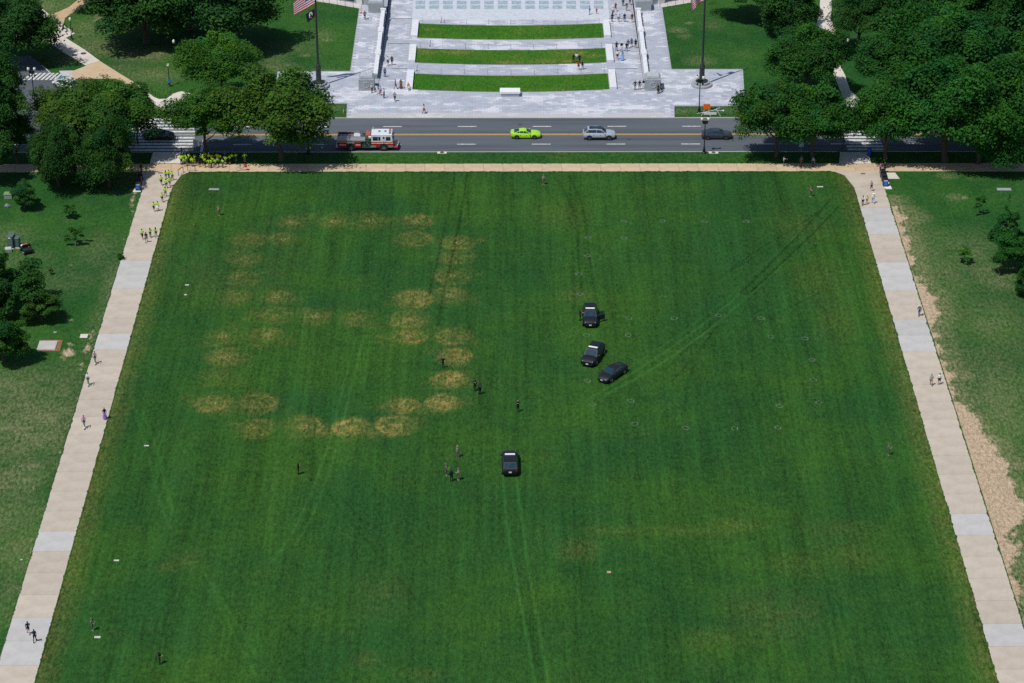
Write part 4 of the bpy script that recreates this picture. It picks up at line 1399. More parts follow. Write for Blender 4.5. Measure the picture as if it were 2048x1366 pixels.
def car(kind, name, label, loc, heading, body_mat, roof_mat=None, light_bar=False, group=None, cat='car', open_door=False, plate_front=True):
    c = CAR[kind]
    root = E(name, loc, heading, label, cat, group, scale=1.07 if kind == 'suv' else 1.02)
    st = c['st']
    mb = MB()
    vs, fs = [], []
    for x, zb, zt, hw in st:
        zm = zb + (zt - zb) * .45
        prof = [(0, zb), (hw * .86, zb), (hw * .97, zb + .10), (hw, zm), (hw * .975, zt - .10), (hw * .90, zt - .015), (hw * .55, zt + .015), (0, zt + .03)]
        ring = [(x, y, z) for y, z in prof] + [(x, -y, z) for y, z in prof[-2:0:-1]]
        vs += ring
    n = 14
    for i in range(len(st) - 1):
        for j in range(n):
            k = (j + 1) % n
            fs.append((i * n + j, i * n + n + j, i * n + n + k, i * n + k))
    fs.append(tuple(range(n)))
    fs.append(tuple(range((len(st) - 1) * n, len(st) * n))[::-1])
    mb.add(vs, fs).build('body', body_mat, root, smooth=38)
    # cabin: pillars and roof in body colour, glass panels set on it
    pr, wb, wt = c['cab'], c['wb'], c['wt']
    ws = [wb, wt * 1.02, wt, wt * .98, wb * .95]
    beltz = lambda x: np.interp(x, [s_[0] for s_ in st], [s_[2] for s_ in st]) - .02
    L_ = [Vector((x, w, z)) for (x, z), w in zip(pr, ws)]
    R_ = [Vector((x, -w, z)) for (x, z), w in zip(pr, ws)]
    BL = [Vector((x, wb * (1.0 if 0 < i < 4 else .97), beltz(x))) for i, (x, z) in enumerate(pr)]
    BR = [Vector((v.x, -v.y, v.z)) for v in BL]
    mb = MB()
    vs = L_ + R_ + BL + BR
    fs = []
    for i in range(4):
        fs.append((i, i + 1, 5 + i + 1, 5 + i))
    for i in range(4):
        fs.append((10 + i, 10 + i + 1, i + 1, i))
        fs.append((5 + i, 5 + i + 1, 15 + i + 1, 15 + i))
    mb.add(vs, fs)
    mb.build('cabin', roof_mat or body_mat, root, smooth=30)
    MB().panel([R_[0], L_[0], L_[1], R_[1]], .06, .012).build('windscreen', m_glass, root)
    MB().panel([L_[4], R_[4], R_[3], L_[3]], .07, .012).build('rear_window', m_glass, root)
    for T, B, sgn in ((L_, BL, 1), (R_, BR, -1)):
        # side glazing: front triangle-ish pane, two door panes, rear quarter
        cuts = [(0, 1), (1, 2), (2, 3), (3, 4)]
        for i, j in cuts:
            a, b, t0, t1 = B[i].lerp(T[i], .12), B[j].lerp(T[j], .12), T[i].lerp(B[i], .12), T[j].lerp(B[j], .12)
            if i == 0:
                q = [b, a, a, t1]
            elif j == 4:
                q = [b, a, t0, t0]
            if i == 0:
                quad = [B[0].lerp(B[1], .25).lerp(T[1], .06), b, t1, t1 + (B[0] - T[1]) * .10]
            elif j == 4:
                quad = [a, B[3].lerp(B[4], .72).lerp(T[3], .06), t0 + (B[4] - T[3]) * .10, t0]
            else:
                quad = [a, b, t1, t0]
            if sgn > 0:
                quad = quad[::-1]
            # orient outward
            nrm = (quad[1] - quad[0]).cross(quad[3] - quad[0])
            if nrm.y * sgn < 0:
                quad = quad[::-1]
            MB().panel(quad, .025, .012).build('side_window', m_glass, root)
    # wheels in dark arches
    tm, rm = wheel_meshes(c['wr'], .23)
    for x in c['wx']:
        for sgn in (1, -1):
            MB().lathe([(c['wr'] * 1.16, -.05), (c['wr'] * 1.16, .012)], c=(x, sgn * (c['hw'] - .008), c['wr'] * 1.04), n=20, axis='y').build('wheel_arch', m_rubber, root)
            w = O('wheel', tm, root, loc=(x, sgn * (c['hw'] - .085), c['wr']))
            O('rim', rm, w, loc=(0, sgn * .115, 0))
    xf, xr = st[-1][0], st[0][0]
    for sgn in (1, -1):
        zf_ = st[-2][2]
        MB().box((xf - .20, sgn * .62, zf_ - .17), (.26, .26, .09), rz=-sgn * .25, top=(.7, .9)).build('headlight', m_lamp, root)
        MB().box((xr + .10, sgn * .66, st[1][2] - .26), (.14, .30, .18), rz=sgn * .15).build('tail_light', m_red, root)
        mx = pr[0][0] - .28
        MB().box((mx, sgn * (c['hw'] + .09), pr[0][1] + .0), (.16, .20, .14), bev=.03).build('mirror', body_mat, root)
        for dx_ in (.15, -.85):
            MB().box((dx_, sgn * (c['hw'] - .005), beltz(dx_) - .20), (.18, .03, .035)).build('door_handle', m_black if body_mat is not m_black else m_alu, root)
    MB().box((xf + .0, 0, .46), (.08, .95, .16)).build('grille', m_black, root)
    MB().box((xf - .03, 0, .32), (.14, 1.25, .10)).build('bumper', m_black, root)
    if plate_front:
        MB().box((xf + .045, 0, .44), (.02, .32, .15)).build('licence_plate', m_plate, root)
    MB().box((xr - .045 + .02, 0, .66), (.03, .34, .16)).build('licence_plate', m_plate, root)
    if light_bar:
        xm = pr[1][0] - .38
        z0 = np.interp(-xm, [-p[0] for p in pr], [p[1] for p in pr])
        lb = MB().box((xm, 0, z0 + .03), (.26, 1.20, .10), bev=.03).build('light_bar', m_white, root)
        for sgn in (-1, 1):
            MB().box((xm, sgn * .45, z0 - .02), (.12, .08, .06)).build('mount', m_black, lb)
    if open_door:
        d = E('x', (0, 0, 0))
        bpy.data.objects.remove(d)
        dm = MB().box((-.52, 0, .34), (1.04, .09, .72), bev=.02).build('door', body_mat, root, loc=(.72, .96, 0), rz=R(-68))
        MB().box((-.52, -.052, .42), (.86, .02, .50)).build('door_lining', M('door_card', (.16, .20, .26), .5), dm)
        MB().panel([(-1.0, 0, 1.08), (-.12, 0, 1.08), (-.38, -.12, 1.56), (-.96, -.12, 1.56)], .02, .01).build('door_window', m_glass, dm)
    return root


m_pol = paint('black', (0.006, 0.009, 0.013), .5, 0.0)
p = G(1180, 640); car('suv', 'police_car', 'black police SUV on the lawn with white light bar and one door open', (p.x, p.y, .03), R(-91), m_pol, light_bar=True, group='black police vehicles on the lawn', open_door=True)
p = G(1186, 718); car('suv', 'police_car', 'black police SUV with white light bar, angled, between the open-doored one and the sedan', (p.x, p.y, .03), R(-110), m_pol, light_bar=True, group='black police vehicles on the lawn')
p = G(1225, 753); car('sedan', 'police_car', 'black sedan on the lawn without any light bar', (p.x, p.y, .03), R(-128), m_pol, group='black police vehicles on the lawn')
p = G(1020, 934); car('suv', 'police_car', 'black police SUV seen from behind, alone in the middle of the lawn', (p.x, p.y, .03), R(90.5), m_pol, light_bar=True, group='black police vehicles on the lawn')
yl = 371.7
car('coupe', 'sports_coupe', 'bright lime green two door coupe driving on the road', (G(1051, 274).x, yl + .3, .02), 0, paint('lime', (.42, .80, .015), .3))
sv = car('suv', 'silver_suv', 'silver SUV with dark roof between the lime coupe and the dark sedan', (G(1198, 276).x, yl - .05, .02), 0, paint('silver', (.55, .58, .63), .3, .5, .3))
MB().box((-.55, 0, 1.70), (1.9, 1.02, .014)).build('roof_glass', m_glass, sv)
MB().box((0, 0, .27), (3.9, 1.985, .22)).build('sill_trim', m_black, sv)
car('sedan', 'dark_sedan', 'dark grey sedan on the road behind the lamp post', (G(1433, 276).x, yl - .05, .02), 0, paint('charcoal', (.035, .040, .050), .3))
car('sedan', 'dark_car', 'dark blue car crossing the ladder crossing, half hidden by trees', (G(318, 276).x, yl, .02), 0, paint('navy', (.02, .03, .045), .3))
car('sedan', 'dark_car', 'dark car glimpsed in the shade left of the dense trees', (G(85, 284).x, yl - .9, .02), R(180), paint('navy', (.02, .03, .045), .3))
p = G(131, 176); v = car('van', 'white_van', 'white minivan with blue roof stripe turning into the side road', (p.x, p.y, .02), R(141), paint('white', (.78, .79, .80), .3), cat='van')
MB().box((.75, 0, 1.715), (.55, 1.25, .012)).build('roof_stripe', paint('van_blue', (.10, .28, .62), .3), v)


# fire engine -----------------------------------------------------------
def fire_engine():
    fr = paint('engine_red', (.44, .012, .016), .25)
    wh = paint('engine_white', (.76, .79, .82), .3)
    dkg = M('pump_panel', (.03, .07, .06), .35, .3, 5)
    gold = M('gold_leaf', (.75, .42, .06), .4, .1, 8)
    hose = M('hose_bed', (.10, .035, .04), .8, .4, 5)
    tread = M('tread_plate', (.42, .46, .52), .35, .2, 10, metal=.6)
    t = E('fire_engine', (G(735, 290).x, Y_KERB + 1.75, .02), 0, 'red and white fire engine with ladders along its side, beside the kerb', 'fire engine')
    MB().box((-.1, 0, .55), (9.0, 1.1, .35)).build('chassis', m_black, t)
    # cab (front at +x)
    MB().box((2.55, 0, .62), (3.55, 2.46, .98), bev=.05).build('cab_lower', fr, t)
    MB().box((2.45, 0, 1.60), (3.40, 2.44, 1.02), top=(.96, .96)).build('cab_upper', wh, t)
    rf = MB().box((2.42, 0, 2.62), (3.34, 2.38, .20), bev=.08).build('cab_roof', wh, t)
    for x in (2.05, 3.0):
        MB().lathe([(.20, 0), (.20, .07), (.12, .12)], c=(x, .15, 2.81), n=12).build('vent', m_black, rf)
    MB().box((3.72, 0, 2.82), (.34, 1.9, .17), bev=.04).build('light_bar', m_lamp, rf)
    for y in (-.75, 0, .75):
        MB().box((3.72, y, 2.98), (.2, .22, .05)).build('beacon', m_red, rf)
    MB().box((1.0, 1.0, 2.82), (.14, .14, .45)).build('exhaust_stack', m_chrome, t)
    MB().box((2.5, -1.236, 1.28), (3.45, .03, .12)).build('white_stripe', wh, t)
    for sgn in (-1, 1):
        for x, w in ((1.40, .82), (2.06, .34), (3.46, .72)):
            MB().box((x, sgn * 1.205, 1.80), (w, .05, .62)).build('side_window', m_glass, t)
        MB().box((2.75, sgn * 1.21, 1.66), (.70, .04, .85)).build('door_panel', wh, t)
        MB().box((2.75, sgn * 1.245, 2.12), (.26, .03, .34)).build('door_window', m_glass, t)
        MB().box((4.22, sgn * 1.30, 1.75), (.12, .26, .42)).build('mirror', m_chrome, t)
        for x in (.35 + 2.15, -2.9 + .0):
            pass
        for x, nm in ((2.72, 'front'), (-2.52, 'rear')):
            MB().lathe([(.66, -.06), (.66, .03)], c=(x, sgn * 1.215, .64), n=22, axis='y').build('wheel_arch', m_rubber, t)
            MB().tube([(x + .70 * math.cos(a), sgn * 1.25, .62 + .70 * math.sin(a)) for a in np.linspace(.05, math.pi - .05, 12)], .035, 5).build('arch_trim', m_chrome, t)
            tm, rm = wheel_meshes(.52, .34)
            w = O('wheel', tm, t, loc=(x, sgn * 1.12, .52))
            O('rim', rm, w, loc=(0, sgn * .175, 0)).scale = (1.15, 1, 1.15)
        MB().box((1.05, sgn * 1.24, .62), (.9, .04, .32)).build('step', tread, t)
        MB().box((3.85, sgn * 1.24, .62), (.75, .04, .32)).build('step', tread, t)
        # body side
        MB().box((-2.72, sgn * 1.18, .62), (3.6, .16, .98)).build('locker_side', fr, t)
        for x, w in ((-4.02, .8), (-3.2, .0), (-1.35, .7)):
            if w:
                MB().box((x, sgn * 1.265, .78), (w, .02, .66)).build('locker_door', fr, t)
        for x0, x1 in ((-4.4, -3.3), (-1.75, -1.0), (-3.1, -1.95)):
            MB().box(((x0 + x1) / 2, sgn * 1.275, 1.02 if x1 != -1.95 else 1.40), (x1 - x0, .02, .11)).build('white_stripe', wh, t)
        MB().box((-2.7, sgn * 1.262, 1.46), (3.5, .03, .12)).build('top_trim', m_alu, t)
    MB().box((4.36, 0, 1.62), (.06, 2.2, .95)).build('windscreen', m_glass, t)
    MB().box((4.38, 0, .78), (.14, 1.1, .72), bev=.03).build('grille', m_chrome, t)
    for sgn in (-1, 1):
        MB().lathe([(.13, 0), (.13, .08)], c=(4.34, sgn * .85, 1.1), n=10, axis='x').build('headlight', m_lamp, t)
    MB().box((4.68, 0, .50), (.60, 2.44, .30), bev=.05).build('bumper', paint('engine_bumper', (.55, .03, .03), .25), t)
    MB().tube([(4.9, -1.0, .85), (5.0, -.4, .9), (5.0, .4, .9), (4.9, 1.0, .85)], .07, 8).build('front_hose', M('canvas_hose', (.62, .50, .30), .8), t)
    MB().box((4.75, 0, .80), (.45, 1.6, .06)).build('bumper_tray', tread, t)
    # pump panel between cab and body
    pp = MB().box((-.05, 0, .62), (1.45, 2.36, 1.55), bev=.02).build('pump_house', dkg, t)
    for sgn in (-1, 1):
        for i, (x, z) in enumerate(((-.35, 1.75), (-.05, 1.75), (.25, 1.75), (-.3, 1.35), (.1, 1.35), (.35, 1.05), (-.35, .95))):
            MB().lathe([(.09, 0), (.09, .05)], c=(x, sgn * 1.18 - (.05 if sgn < 0 else 0), z), n=10, axis='y').build('gauge' if i < 3 else 'outlet', m_alu, pp)
        MB().box((-.05, sgn * 1.23, .58), (1.4, .14, .10)).build('tread_step', m_chrome, pp)
    MB().box((.25, .1, 2.17), (.75, 1.8, .42), bev=.06).build('crosslay', M('hose_red', (.36, .10, .08), .8, .35, 6), t)
    MB().box((.55, -1.0, 2.17), (.42, .3, .26)).build('tool_box', m_white, t)
    # hose bed
    MB().box((-2.72, 0, .62), (3.62, 2.22, 1.20)).build('tank', fr, t)
    MB().box((-2.72, 0, 1.82), (3.55, 1.9, .12)).build('hose_bed', hose, t)
    for y in (-.95, .95):
        MB().box((-2.72, y, 1.82), (3.6, .07, .52)).build('bed_side', M('maroon_rail', (.20, .03, .035), .5), t)
        MB().box((-2.72, y, 2.34), (3.62, .12, .05)).build('bed_rail', m_alu, t)
    for y in np.linspace(-.7, .7, 6):
        MB().tube([(-4.4, y, 1.98), (-2.4, y + .02, 2.0), (-1.3, y, 1.98)], .09, 6).build('hose', M('hose_fold', (.42, .42, .46), .9, .4, 5), t)
    MB().box((-1.55, .25, 1.95), (1.1, 1.3, .30), bev=.05).build('bed_cover', M('silver_cover', (.55, .60, .66), .45, .12, 5), t)
    MB().lathe([(.16, 0), (.20, .22), (.10, .40)], c=(-1.05, .55, 2.2), n=12).build('deck_gun', m_chrome, t)
    MB().tube([(-1.05, .55, 2.5), (-.55, .2, 2.75)], .09, 8).build('gun_barrel', m_chrome, t)
    # ladders on the near side
    for z, y in ((1.78, -1.36), (2.14, -1.32)):
        ld = MB().box((-2.45, y, z), (4.5, .06, .08)).box((-2.45, y - .0, z + .24), (4.5, .06, .08)).build('ladder', M('ladder_metal', (.70, .72, .75), .4, .1, 8), t)
        for i in range(9):
            MB().box((-4.5 + i * .52, y, z + .08), (.05, .04, .16)).build('rung', m_alu, ld)
    MB().box((-4.60, 0, .62), (.12, 2.3, 1.75)).build('tail_board', fr, t)
    MB().box((-4.78, 0, .55), (.34, 2.4, .10)).build('rear_step', tread, t)
    for sgn in (-1, 1):
        MB().box((-4.68, sgn * 1.0, .95), (.06, .2, .4)).build('tail_light', m_red, t)
        MB().tube([(-4.72, sgn * 1.15, .7), (-4.80, sgn * 1.15, 1.2), (-4.72, sgn * 1.15, 1.7)], .03, 6).build('grab_rail', m_chrome, t)
    tx = O('lettering', text_mesh('13', .42, gold), t, loc=(1.35, -1.275, 1.42))
    tx.rotation_euler = (R(90), 0, 0)
    MB().lathe([(.17, 0), (.17, .03)], c=(3.62, -1.275, 1.42), n=16, axis='y').build('crest', gold, t)


fire_engine()

# ------------------------------------------------------------------ street furniture
def twin_lamp(px, py, label, baskets=False, h=6.3, z=.1):
    p = G(px, py)
    o = E('street_lamp', (p.x, p.y, z), label=label, cat='street lamp', group='twin globe street lamps')
    MB().lathe([(.34, 0), (.34, .12), (.26, .2), (.24, .55), (.16, .75), (.13, 1.0), (.09, 1.2), (.075, h - 1.2), (.10, h - 1.15), (.06, h - .9)], n=12).build('post', m_black, o, smooth=40)
    MB().tube([(-.52, 0, h - .78), (-.40, 0, h - 1.0), (0, 0, h - .95), (.40, 0, h - 1.0), (.52, 0, h - .78)], .055, 6).build('arm', m_black, o)
    MB().box((0, 0, h - 1.25), (.75, .22, .5), top=(1.25, 1)).build('crossarm_casting', m_black, o)
    for s_ in (-1, 1):
        MB().lathe([(.10, 0), (.17, .12), (.24, .34), (.20, .56), (.06, .68)], c=(s_ * .52, 0, h - .76), n=12).build('globe', m_globe, o, smooth=60)
        MB().lathe([(.12, 0), (.12, .06), (.03, .22)], c=(s_ * .52, 0, h - .10), n=8).build('finial', m_black, o)
        if baskets:
            MB().lathe([(.06, 0), (.17, .12), (.17, .3), (.04, .36)], c=(s_ * .45, 0, h - 1.75), n=10).build('pendant', m_black, o)
            MB().tube([(s_ * .45, 0, h - 1.4), (s_ * .45, 0, h - 1.0)], .02, 5).build('hanger', m_black, o)
    return o


twin_lamp(1408, 307, 'black twin globe street lamp on the near verge in front of the dark sedan')
twin_lamp(1398, 226, 'black twin globe street lamp in front of the flagpole right of the memorial', True, 6.6)
twin_lamp(617, 229, 'black twin globe street lamp half hidden by a tree, before the left flagpole', True, 6.6)
twin_lamp(617, 308, 'black street lamp whose foot shows under the olive tree by the fire engine')
twin_lamp(68, 192, 'black twin globe street lamp in front of the side road crossing', True, 5.2)


def park_lamp(px, py, label, h=3.9):
    p = G(px, py)
    o = E('park_lamp', (p.x, p.y, .0), label=label, cat='lamp', group='single globe park lamps')
    MB().lathe([(.28, 0), (.28, .1), (.18, .2), (.16, .55), (.09, .8), (.07, 1.0), (.06, h - .5), (.11, h - .42)], n=12).build('post', m_black, o, smooth=40)
    MB().lathe([(.11, 0), (.20, .14), (.24, .36), (.16, .58), (.05, .72)], c=(0, 0, h - .42), n=12).build('globe', m_globe, o, smooth=60)
    MB().lathe([(.07, 0), (.02, .16)], c=(0, 0, h + .29), n=8).build('finial', m_black, o)
    return o


park_lamp(143.5, 79, 'single globe park lamp beside the bollards on the diagonal path')
park_lamp(350, 124, 'single globe park lamp in front of the very dark top trees')
park_lamp(339, 172, 'single globe park lamp with a small blue sign above the crossing')
park_lamp(1693, 122, 'single globe park lamp beside the pale curved path among the right hand trees')
p = G(339.5, 172)
o = E('park_sign', (p.x + .1, p.y - .35, 0), label='small blue and white sign on the foot of the park lamp', cat='sign')
MB().lathe([(.03, 0), (.03, 1.5)], n=6).build('post', m_black, o)
MB().box((0, -.04, .7), (.42, .04, .72)).build('plate', m_blue, o)

BOLL = MB().lathe([(.10, 0), (.10, .78), (.115, .80), (.115, .86), (.07, .96), (.0, 1.0)], n=10).mesh('bollard', 40)
BOLL.materials.append(m_black)
places = [(113.5, 48), (120.5, 54.5), (127.5, 59), (134.5, 63.5), (145, 66), (91.5, 35), (68, 20), (75, 22), (81, 24)]
for i, (px, py) in enumerate(places):
    p = G(px, py)
    o5 = ('first', 'second', 'third', 'fourth', 'last')
    O('bollard', BOLL, None, (p.x, p.y, .05), label='short black bollard across the diagonal path, %s of five towards the park lamp' % o5[i] if i < 5 else 'short black bollard in the top corner, %s' % ('nearest the dirt track', 'beside the leftmost hire bicycle', 'beside the middle hire bicycle', 'beside the rightmost hire bicycle')[i - 5], cat='bollard', group='bollards by the park lamp' if i < 5 else 'bollards in the top corner')
for k_, (px, py) in enumerate(((288, 178), (293, 181), (304, 186), (311, 191), (320, 197), (331, 197.5), (341, 192))):
    p = G(px, py)
    O('fence_post', BOLL, None, (p.x, p.y, .02), scale=(.45, .45, .85), label='thin dark post round the grass tip above the ladder crossing, %s from the left' % ('first', 'second', 'third', 'fourth', 'fifth', 'sixth', 'seventh')[k_], cat='post', group='posts round the grass tip')
for px, py, lab in ((331, 216, 'slim black post at the far end of the ladder crossing'), (363.5, 312, 'slim black post at the near end of the ladder crossing, beside the crowd')):
    p = G(px, py)
    o = E('signal_post', (p.x, p.y, .08), label=lab, cat='post')
    MB().lathe([(.13, 0), (.13, .1), (.07, .2), (.06, 1.25)], n=10).build('post', m_black, o)
    MB().box((0, -.05, 1.0), (.24, .2, .42), bev=.03).build('push_button', m_black, o)
# bicycles parked in the corner
def bicycle(loc, rz, label, frame, bag=None, group=None):
    o = E('bicycle', loc, rz, label, 'bicycle', group)
    for x in (-.52, .52):
        mb = MB()
        mb.tube([(x + .33 * math.cos(a), 0, .34 + .33 * math.sin(a)) for a in np.linspace(0, 2 * math.pi, 19)], .022, 5)
        w = mb.build('wheel', m_rubber, o)
        mb = MB()
        for a in np.linspace(0, math.pi, 5)[:-1]:
            mb.tube([(x - .31 * math.cos(a), 0, .34 - .31 * math.sin(a)), (x + .31 * math.cos(a), 0, .34 + .31 * math.sin(a))], .004, 3)
        mb.build('spokes', m_alu, w)
    mb = MB()
    for a, b in (((-.52, 0, .34), (-.05, 0, .32)), ((-.52, 0, .34), (-.2, 0, .78)), ((-.05, 0, .32), (-.22, 0, .86)), ((-.2, 0, .78), (.38, 0, .82)), ((-.05, 0, .32), (.40, 0, .74)), ((.52, 0, .34), (.36, 0, .95))):
        mb.tube([a, b], .022, 6)
    mb.build('frame', frame, o)
    MB().box((-.24, 0, .86), (.28, .14, .06), bev=.02).build('saddle', m_black, o)
    MB().tube([(.28, -.28, .98), (.36, -.1, .98), (.36, .1, .98), (.28, .28, .98)], .018, 6).build('handlebar', m_black, o)
    MB().lathe([(.09, -.02), (.09, .02)], c=(-.05, -.05, .32), n=10, axis='y').build('crank', m_alu, o)
    if bag:
        MB().box((.62, 0, .62), (.42, .42, .34), bev=.06).build('basket', bag, o)
    return o


p = G(484, 342)
bicycle((p.x, p.y, .09), R(8), 'silver bicycle with a red basket standing beside the lime shirted crowd', m_alu, M('red_bag', (.55, .02, .05), .5))
for i, (px, py) in enumerate(((70, 22), (74, 22.5), (79, 24))):
    p = G(px, py)
    bicycle((p.x, p.y - .7, .05), R(60), 'white hire bicycle parked in the top corner, %s of three' % ('leftmost', 'middle', 'rightmost')[i], m_white, None, 'hire bicycles in the top corner')

# litter and recycling bins in short rows
def bin_(loc, rz, label, group, blue=False):
    o = E('litter_bin', loc, rz, label, 'bin', group)
    MB().box((0, 0, .05), (.78, .78, 1.10), bev=.06).build('body', M('bin_black', (.014, .017, .022), .4, .2, 6), o)
    MB().box((0, 0, 0), (.70, .70, .06)).build('plinth', m_black, o)
    MB().box((0, 0, 1.15), (.84, .84, .16), top=(.8, .8), bev=.03).build('lid', M('bin_black', (.014, .017, .022), .4, .2, 6), o)
    if blue:
        MB().box((0, -.40, .22), (.56, .02, .66)).build('poster', m_blue, o)
        MB().box((0, -.40, .92), (.58, .02, .16)).build('white_label', m_white, o)
    return o


for gname, cx0, rows_, base_x in (('bins beside the left path', 276, (382, 372, 363), 0), ('bins beside the right path', 1771, (374, 365, 357), 0)):
    side = 'left' if cx0 < 1000 else 'right'
    for i, py in enumerate(rows_):
        p = G(cx0 + (i * 2.2 if side == 'left' else -i * 2.6), py)
        bin_((p.x, p.y + .4, .05), 0, 'black bin at the top of the %s path, %s' % (side, ('with blue poster, first of its row', 'middle of its row', 'last of its row, nearest the road')[i]), gname, i == 0)
p = G(1770, 366)
poly_xy('bin_pad', [(p.x - .75, p.y - 2.3), (p.x + .8, p.y - 2.3), (p.x + .4, p.y + 3.2), (p.x - 1.1, p.y + 3.2)], .05, M('white_kerb', (.70, .70, .69), .7), .05)
p = G(1786, 352)
poly_xy('concrete_pad', [(p.x - 1.1, p.y - 1.1), (p.x + .9, p.y - 1.1), (p.x + .5, p.y + 1.2), (p.x - .9, p.y + 1.2)], .04, m_path, .04)
p = G(277, 372)
poly_xy('bin_pad', [(p.x - .6, p.y - 2.2), (p.x + .75, p.y - 2.2), (p.x + 1.1, p.y + 3.4), (p.x - .2, p.y + 3.4)], .05, MATS['white_kerb'], .05)
p = G(1738, 312)
o = E('blue_bin', (p.x, p.y, .10), label='tall blue bin in the shade beside the right crossing', cat='bin')
MB().lathe([(.34, 0), (.36, 1.15), (.37, 1.2)], n=14).build('body', M('blue_plastic', (.015, .06, .38), .4, .1, 5), o)
MB().lathe([(.38, 1.2), (.36, 1.32), (.10, 1.42)], n=14).build('lid', M('blue_plastic', (.015, .06, .38), .4, .1, 5), o)

# handrails at the lawn corner
for pts, lab in (([(357, 352), (366.5, 345.5)], 'short dark handrail slanting along the lawn corner by the left path'), ([(376, 343.2), (390.5, 343.2)], 'short dark handrail in front of the lime shirted crowd')):
    a, b = G(*pts[0]), G(*pts[1])
    o = E('handrail', (a.x, a.y, .05), label=lab, cat='railing')
    d = b - a
    for t in (0, 1):
        MB().lathe([(.045, 0), (.045, 1.0)], c=(d.x * t, d.y * t, 0), n=6).build('post', M('brown_rail', (.05, .035, .03), .6), o)
    MB().tube([(0, 0, 1.0), (d.x, d.y, 1.0)], .06, 6).build('rail', M('brown_rail', (.05, .035, .03), .6), o)

# low posts along the pavement on the right
for i in range(6):
    p = G(1845 + i * 43, 341.5)
    o = E('low_barrier', (p.x, p.y, .0), label='low wooden barrier post on the shaded pavement, %s from the right hand bins' % ('first', 'second', 'third', 'fourth', 'fifth', 'sixth')[i], cat='post', group='barrier posts on the right pavement')
    MB().box((0, 0, 0), (.14, .14, .85), bev=.02).build('post', M('weathered_wood', (.28, .21, .14), .85, .3, 6), o)
    MB().box((0, -.09, .55), (1.1, .05, .14)).build('board', M('weathered_wood', (.28, .21, .14), .85, .3, 6), o)

# flagpoles --------------------------------------------------------------
def flagpole(px, py, label):
    p = G(px, py)
    o = E('flagpole', (p.x, p.y, .12), label=label, cat='flagpole', group='flagpoles beside the memorial')
    MB().lathe([(1.78, 0), (1.78, .36), (1.72, .40)], n=36).build('lower_step', m_gran_d, o, smooth=30)
    MB().lathe([(1.34, .40), (1.34, .72), (1.28, .76)], n=32).build('upper_step', m_gran_d, o, smooth=30)
    MB().lathe([(1.06, .76), (1.02, .84), (.66, .94), (.56, 1.02)], n=28).build('bronze_ring', M('dark_bronze', (.030, .040, .042), .45, .25, 6), o, smooth=40)
    MB().lathe([(.50, 1.0), (.46, 1.2), (.44, 3.2), (.50, 3.3), (.50, 3.5), (.36, 3.7), (.34, 3.95), (.22, 4.1)], n=18).build('sleeve', MATS['dark_bronze'], o, smooth=40)
    MB().lathe([(.20, 4.1), (.19, 9.0), (.15, 15), (.09, 22), (.05, 23)], n=12).build('pole', MATS['dark_bronze'], o, smooth=40)
    MB().lathe([(.03, 23), (.16, 23.12), (.18, 23.25), (.03, 23.45)], n=12).build('finial', M('gilt', (.7, .5, .15), .3, metal=.8), o, smooth=60)
    return o, p


def flag(p, z, name, label, shape, w, hgt, kind):
    o = E(name, (p.x - .2, p.y, z), label=label, cat='flag')
    NU, NV = 26, 26 if kind == 'us' else 14
    mb = MB()
    vs = [shape(i / NU, j / NV) for j in range(NV + 1) for i in range(NU + 1)]
    fs, mi = [], []
    for j in range(NV):
        for i in range(NU):
            a = j * (NU + 1) + i
            fs.append((a, a + 1, a + NU + 2, a + NU + 1))
            if kind == 'us':
                mi.append(2 if (i < NU * .4 and j < 14) else (j // 2) % 2)
            else:
                u, v_ = (i + .5) / NU - .5, (j + .5) / NV - .45
                d = math.hypot(u * 1.5, v_)
                head = math.hypot((u + .02) * 1.5, v_ + .06) < .13 or (abs(u + .01) < .13 and .06 < v_ < .24)
                mi.append(1 if d < .31 and not head else 0)
    mb.add(vs, fs)
    mb.mi = mi
    mats = [M('flag_red', (.52, .015, .04), .8, .08, 4), M('flag_white', (.80, .80, .82), .8, .05, 4), M('flag_blue', (.03, .05, .22), .8, .08, 4)] if kind == 'us' else [M('flag_black', (.012, .014, .022), .8, .1, 4), M('flag_white', (.80, .80, .82), .8, .05, 4)]
    f = mb.build('cloth', mats, o, smooth=60)
    if kind == 'us':
        sm = MB()
        for r_ in range(9):
            for c_ in range(6 if r_ % 2 == 0 else 5):
                u = .4 * ((c_ + (.5 if r_ % 2 == 0 else 1)) / 6.0)
                v_ = 7 / 13 * (r_ + .5) / 9
                q = Vector(shape(u, v_))
                sm.lathe([(.055, -.012), (.055, .012)], c=q, n=5, axis='y')
        sm.build('stars', mats[1], o)
    MB().tube([(.2, 0, -hgt), (.2, 0, .1)], .012, 4).build('halyard', m_white, o)
    return o


def us_left(u, v):
    return (-3.5 * u ** .95, .45 * math.sin(5.2 * u + 1.2 * v) * u ** .6, -2.7 * v * (1 - .10 * u) - 2.35 * u - .12 * math.sin(6 * u))


def us_right(u, v):
    return (-2.3 * u ** .9 + .42 * math.sin(7 * u + 2.2 * v) * u, .75 * math.sin(8.5 * u + .8 * v) * u ** .5, -2.7 * v * (1 - .30 * u) - 3.1 * u ** 1.1)


def pow_left(u, v):
    return (-1.55 * u + .30 * v * u, .22 * math.sin(4.5 * u + v) * u ** .6, -1.45 * v - 1.0 * u)


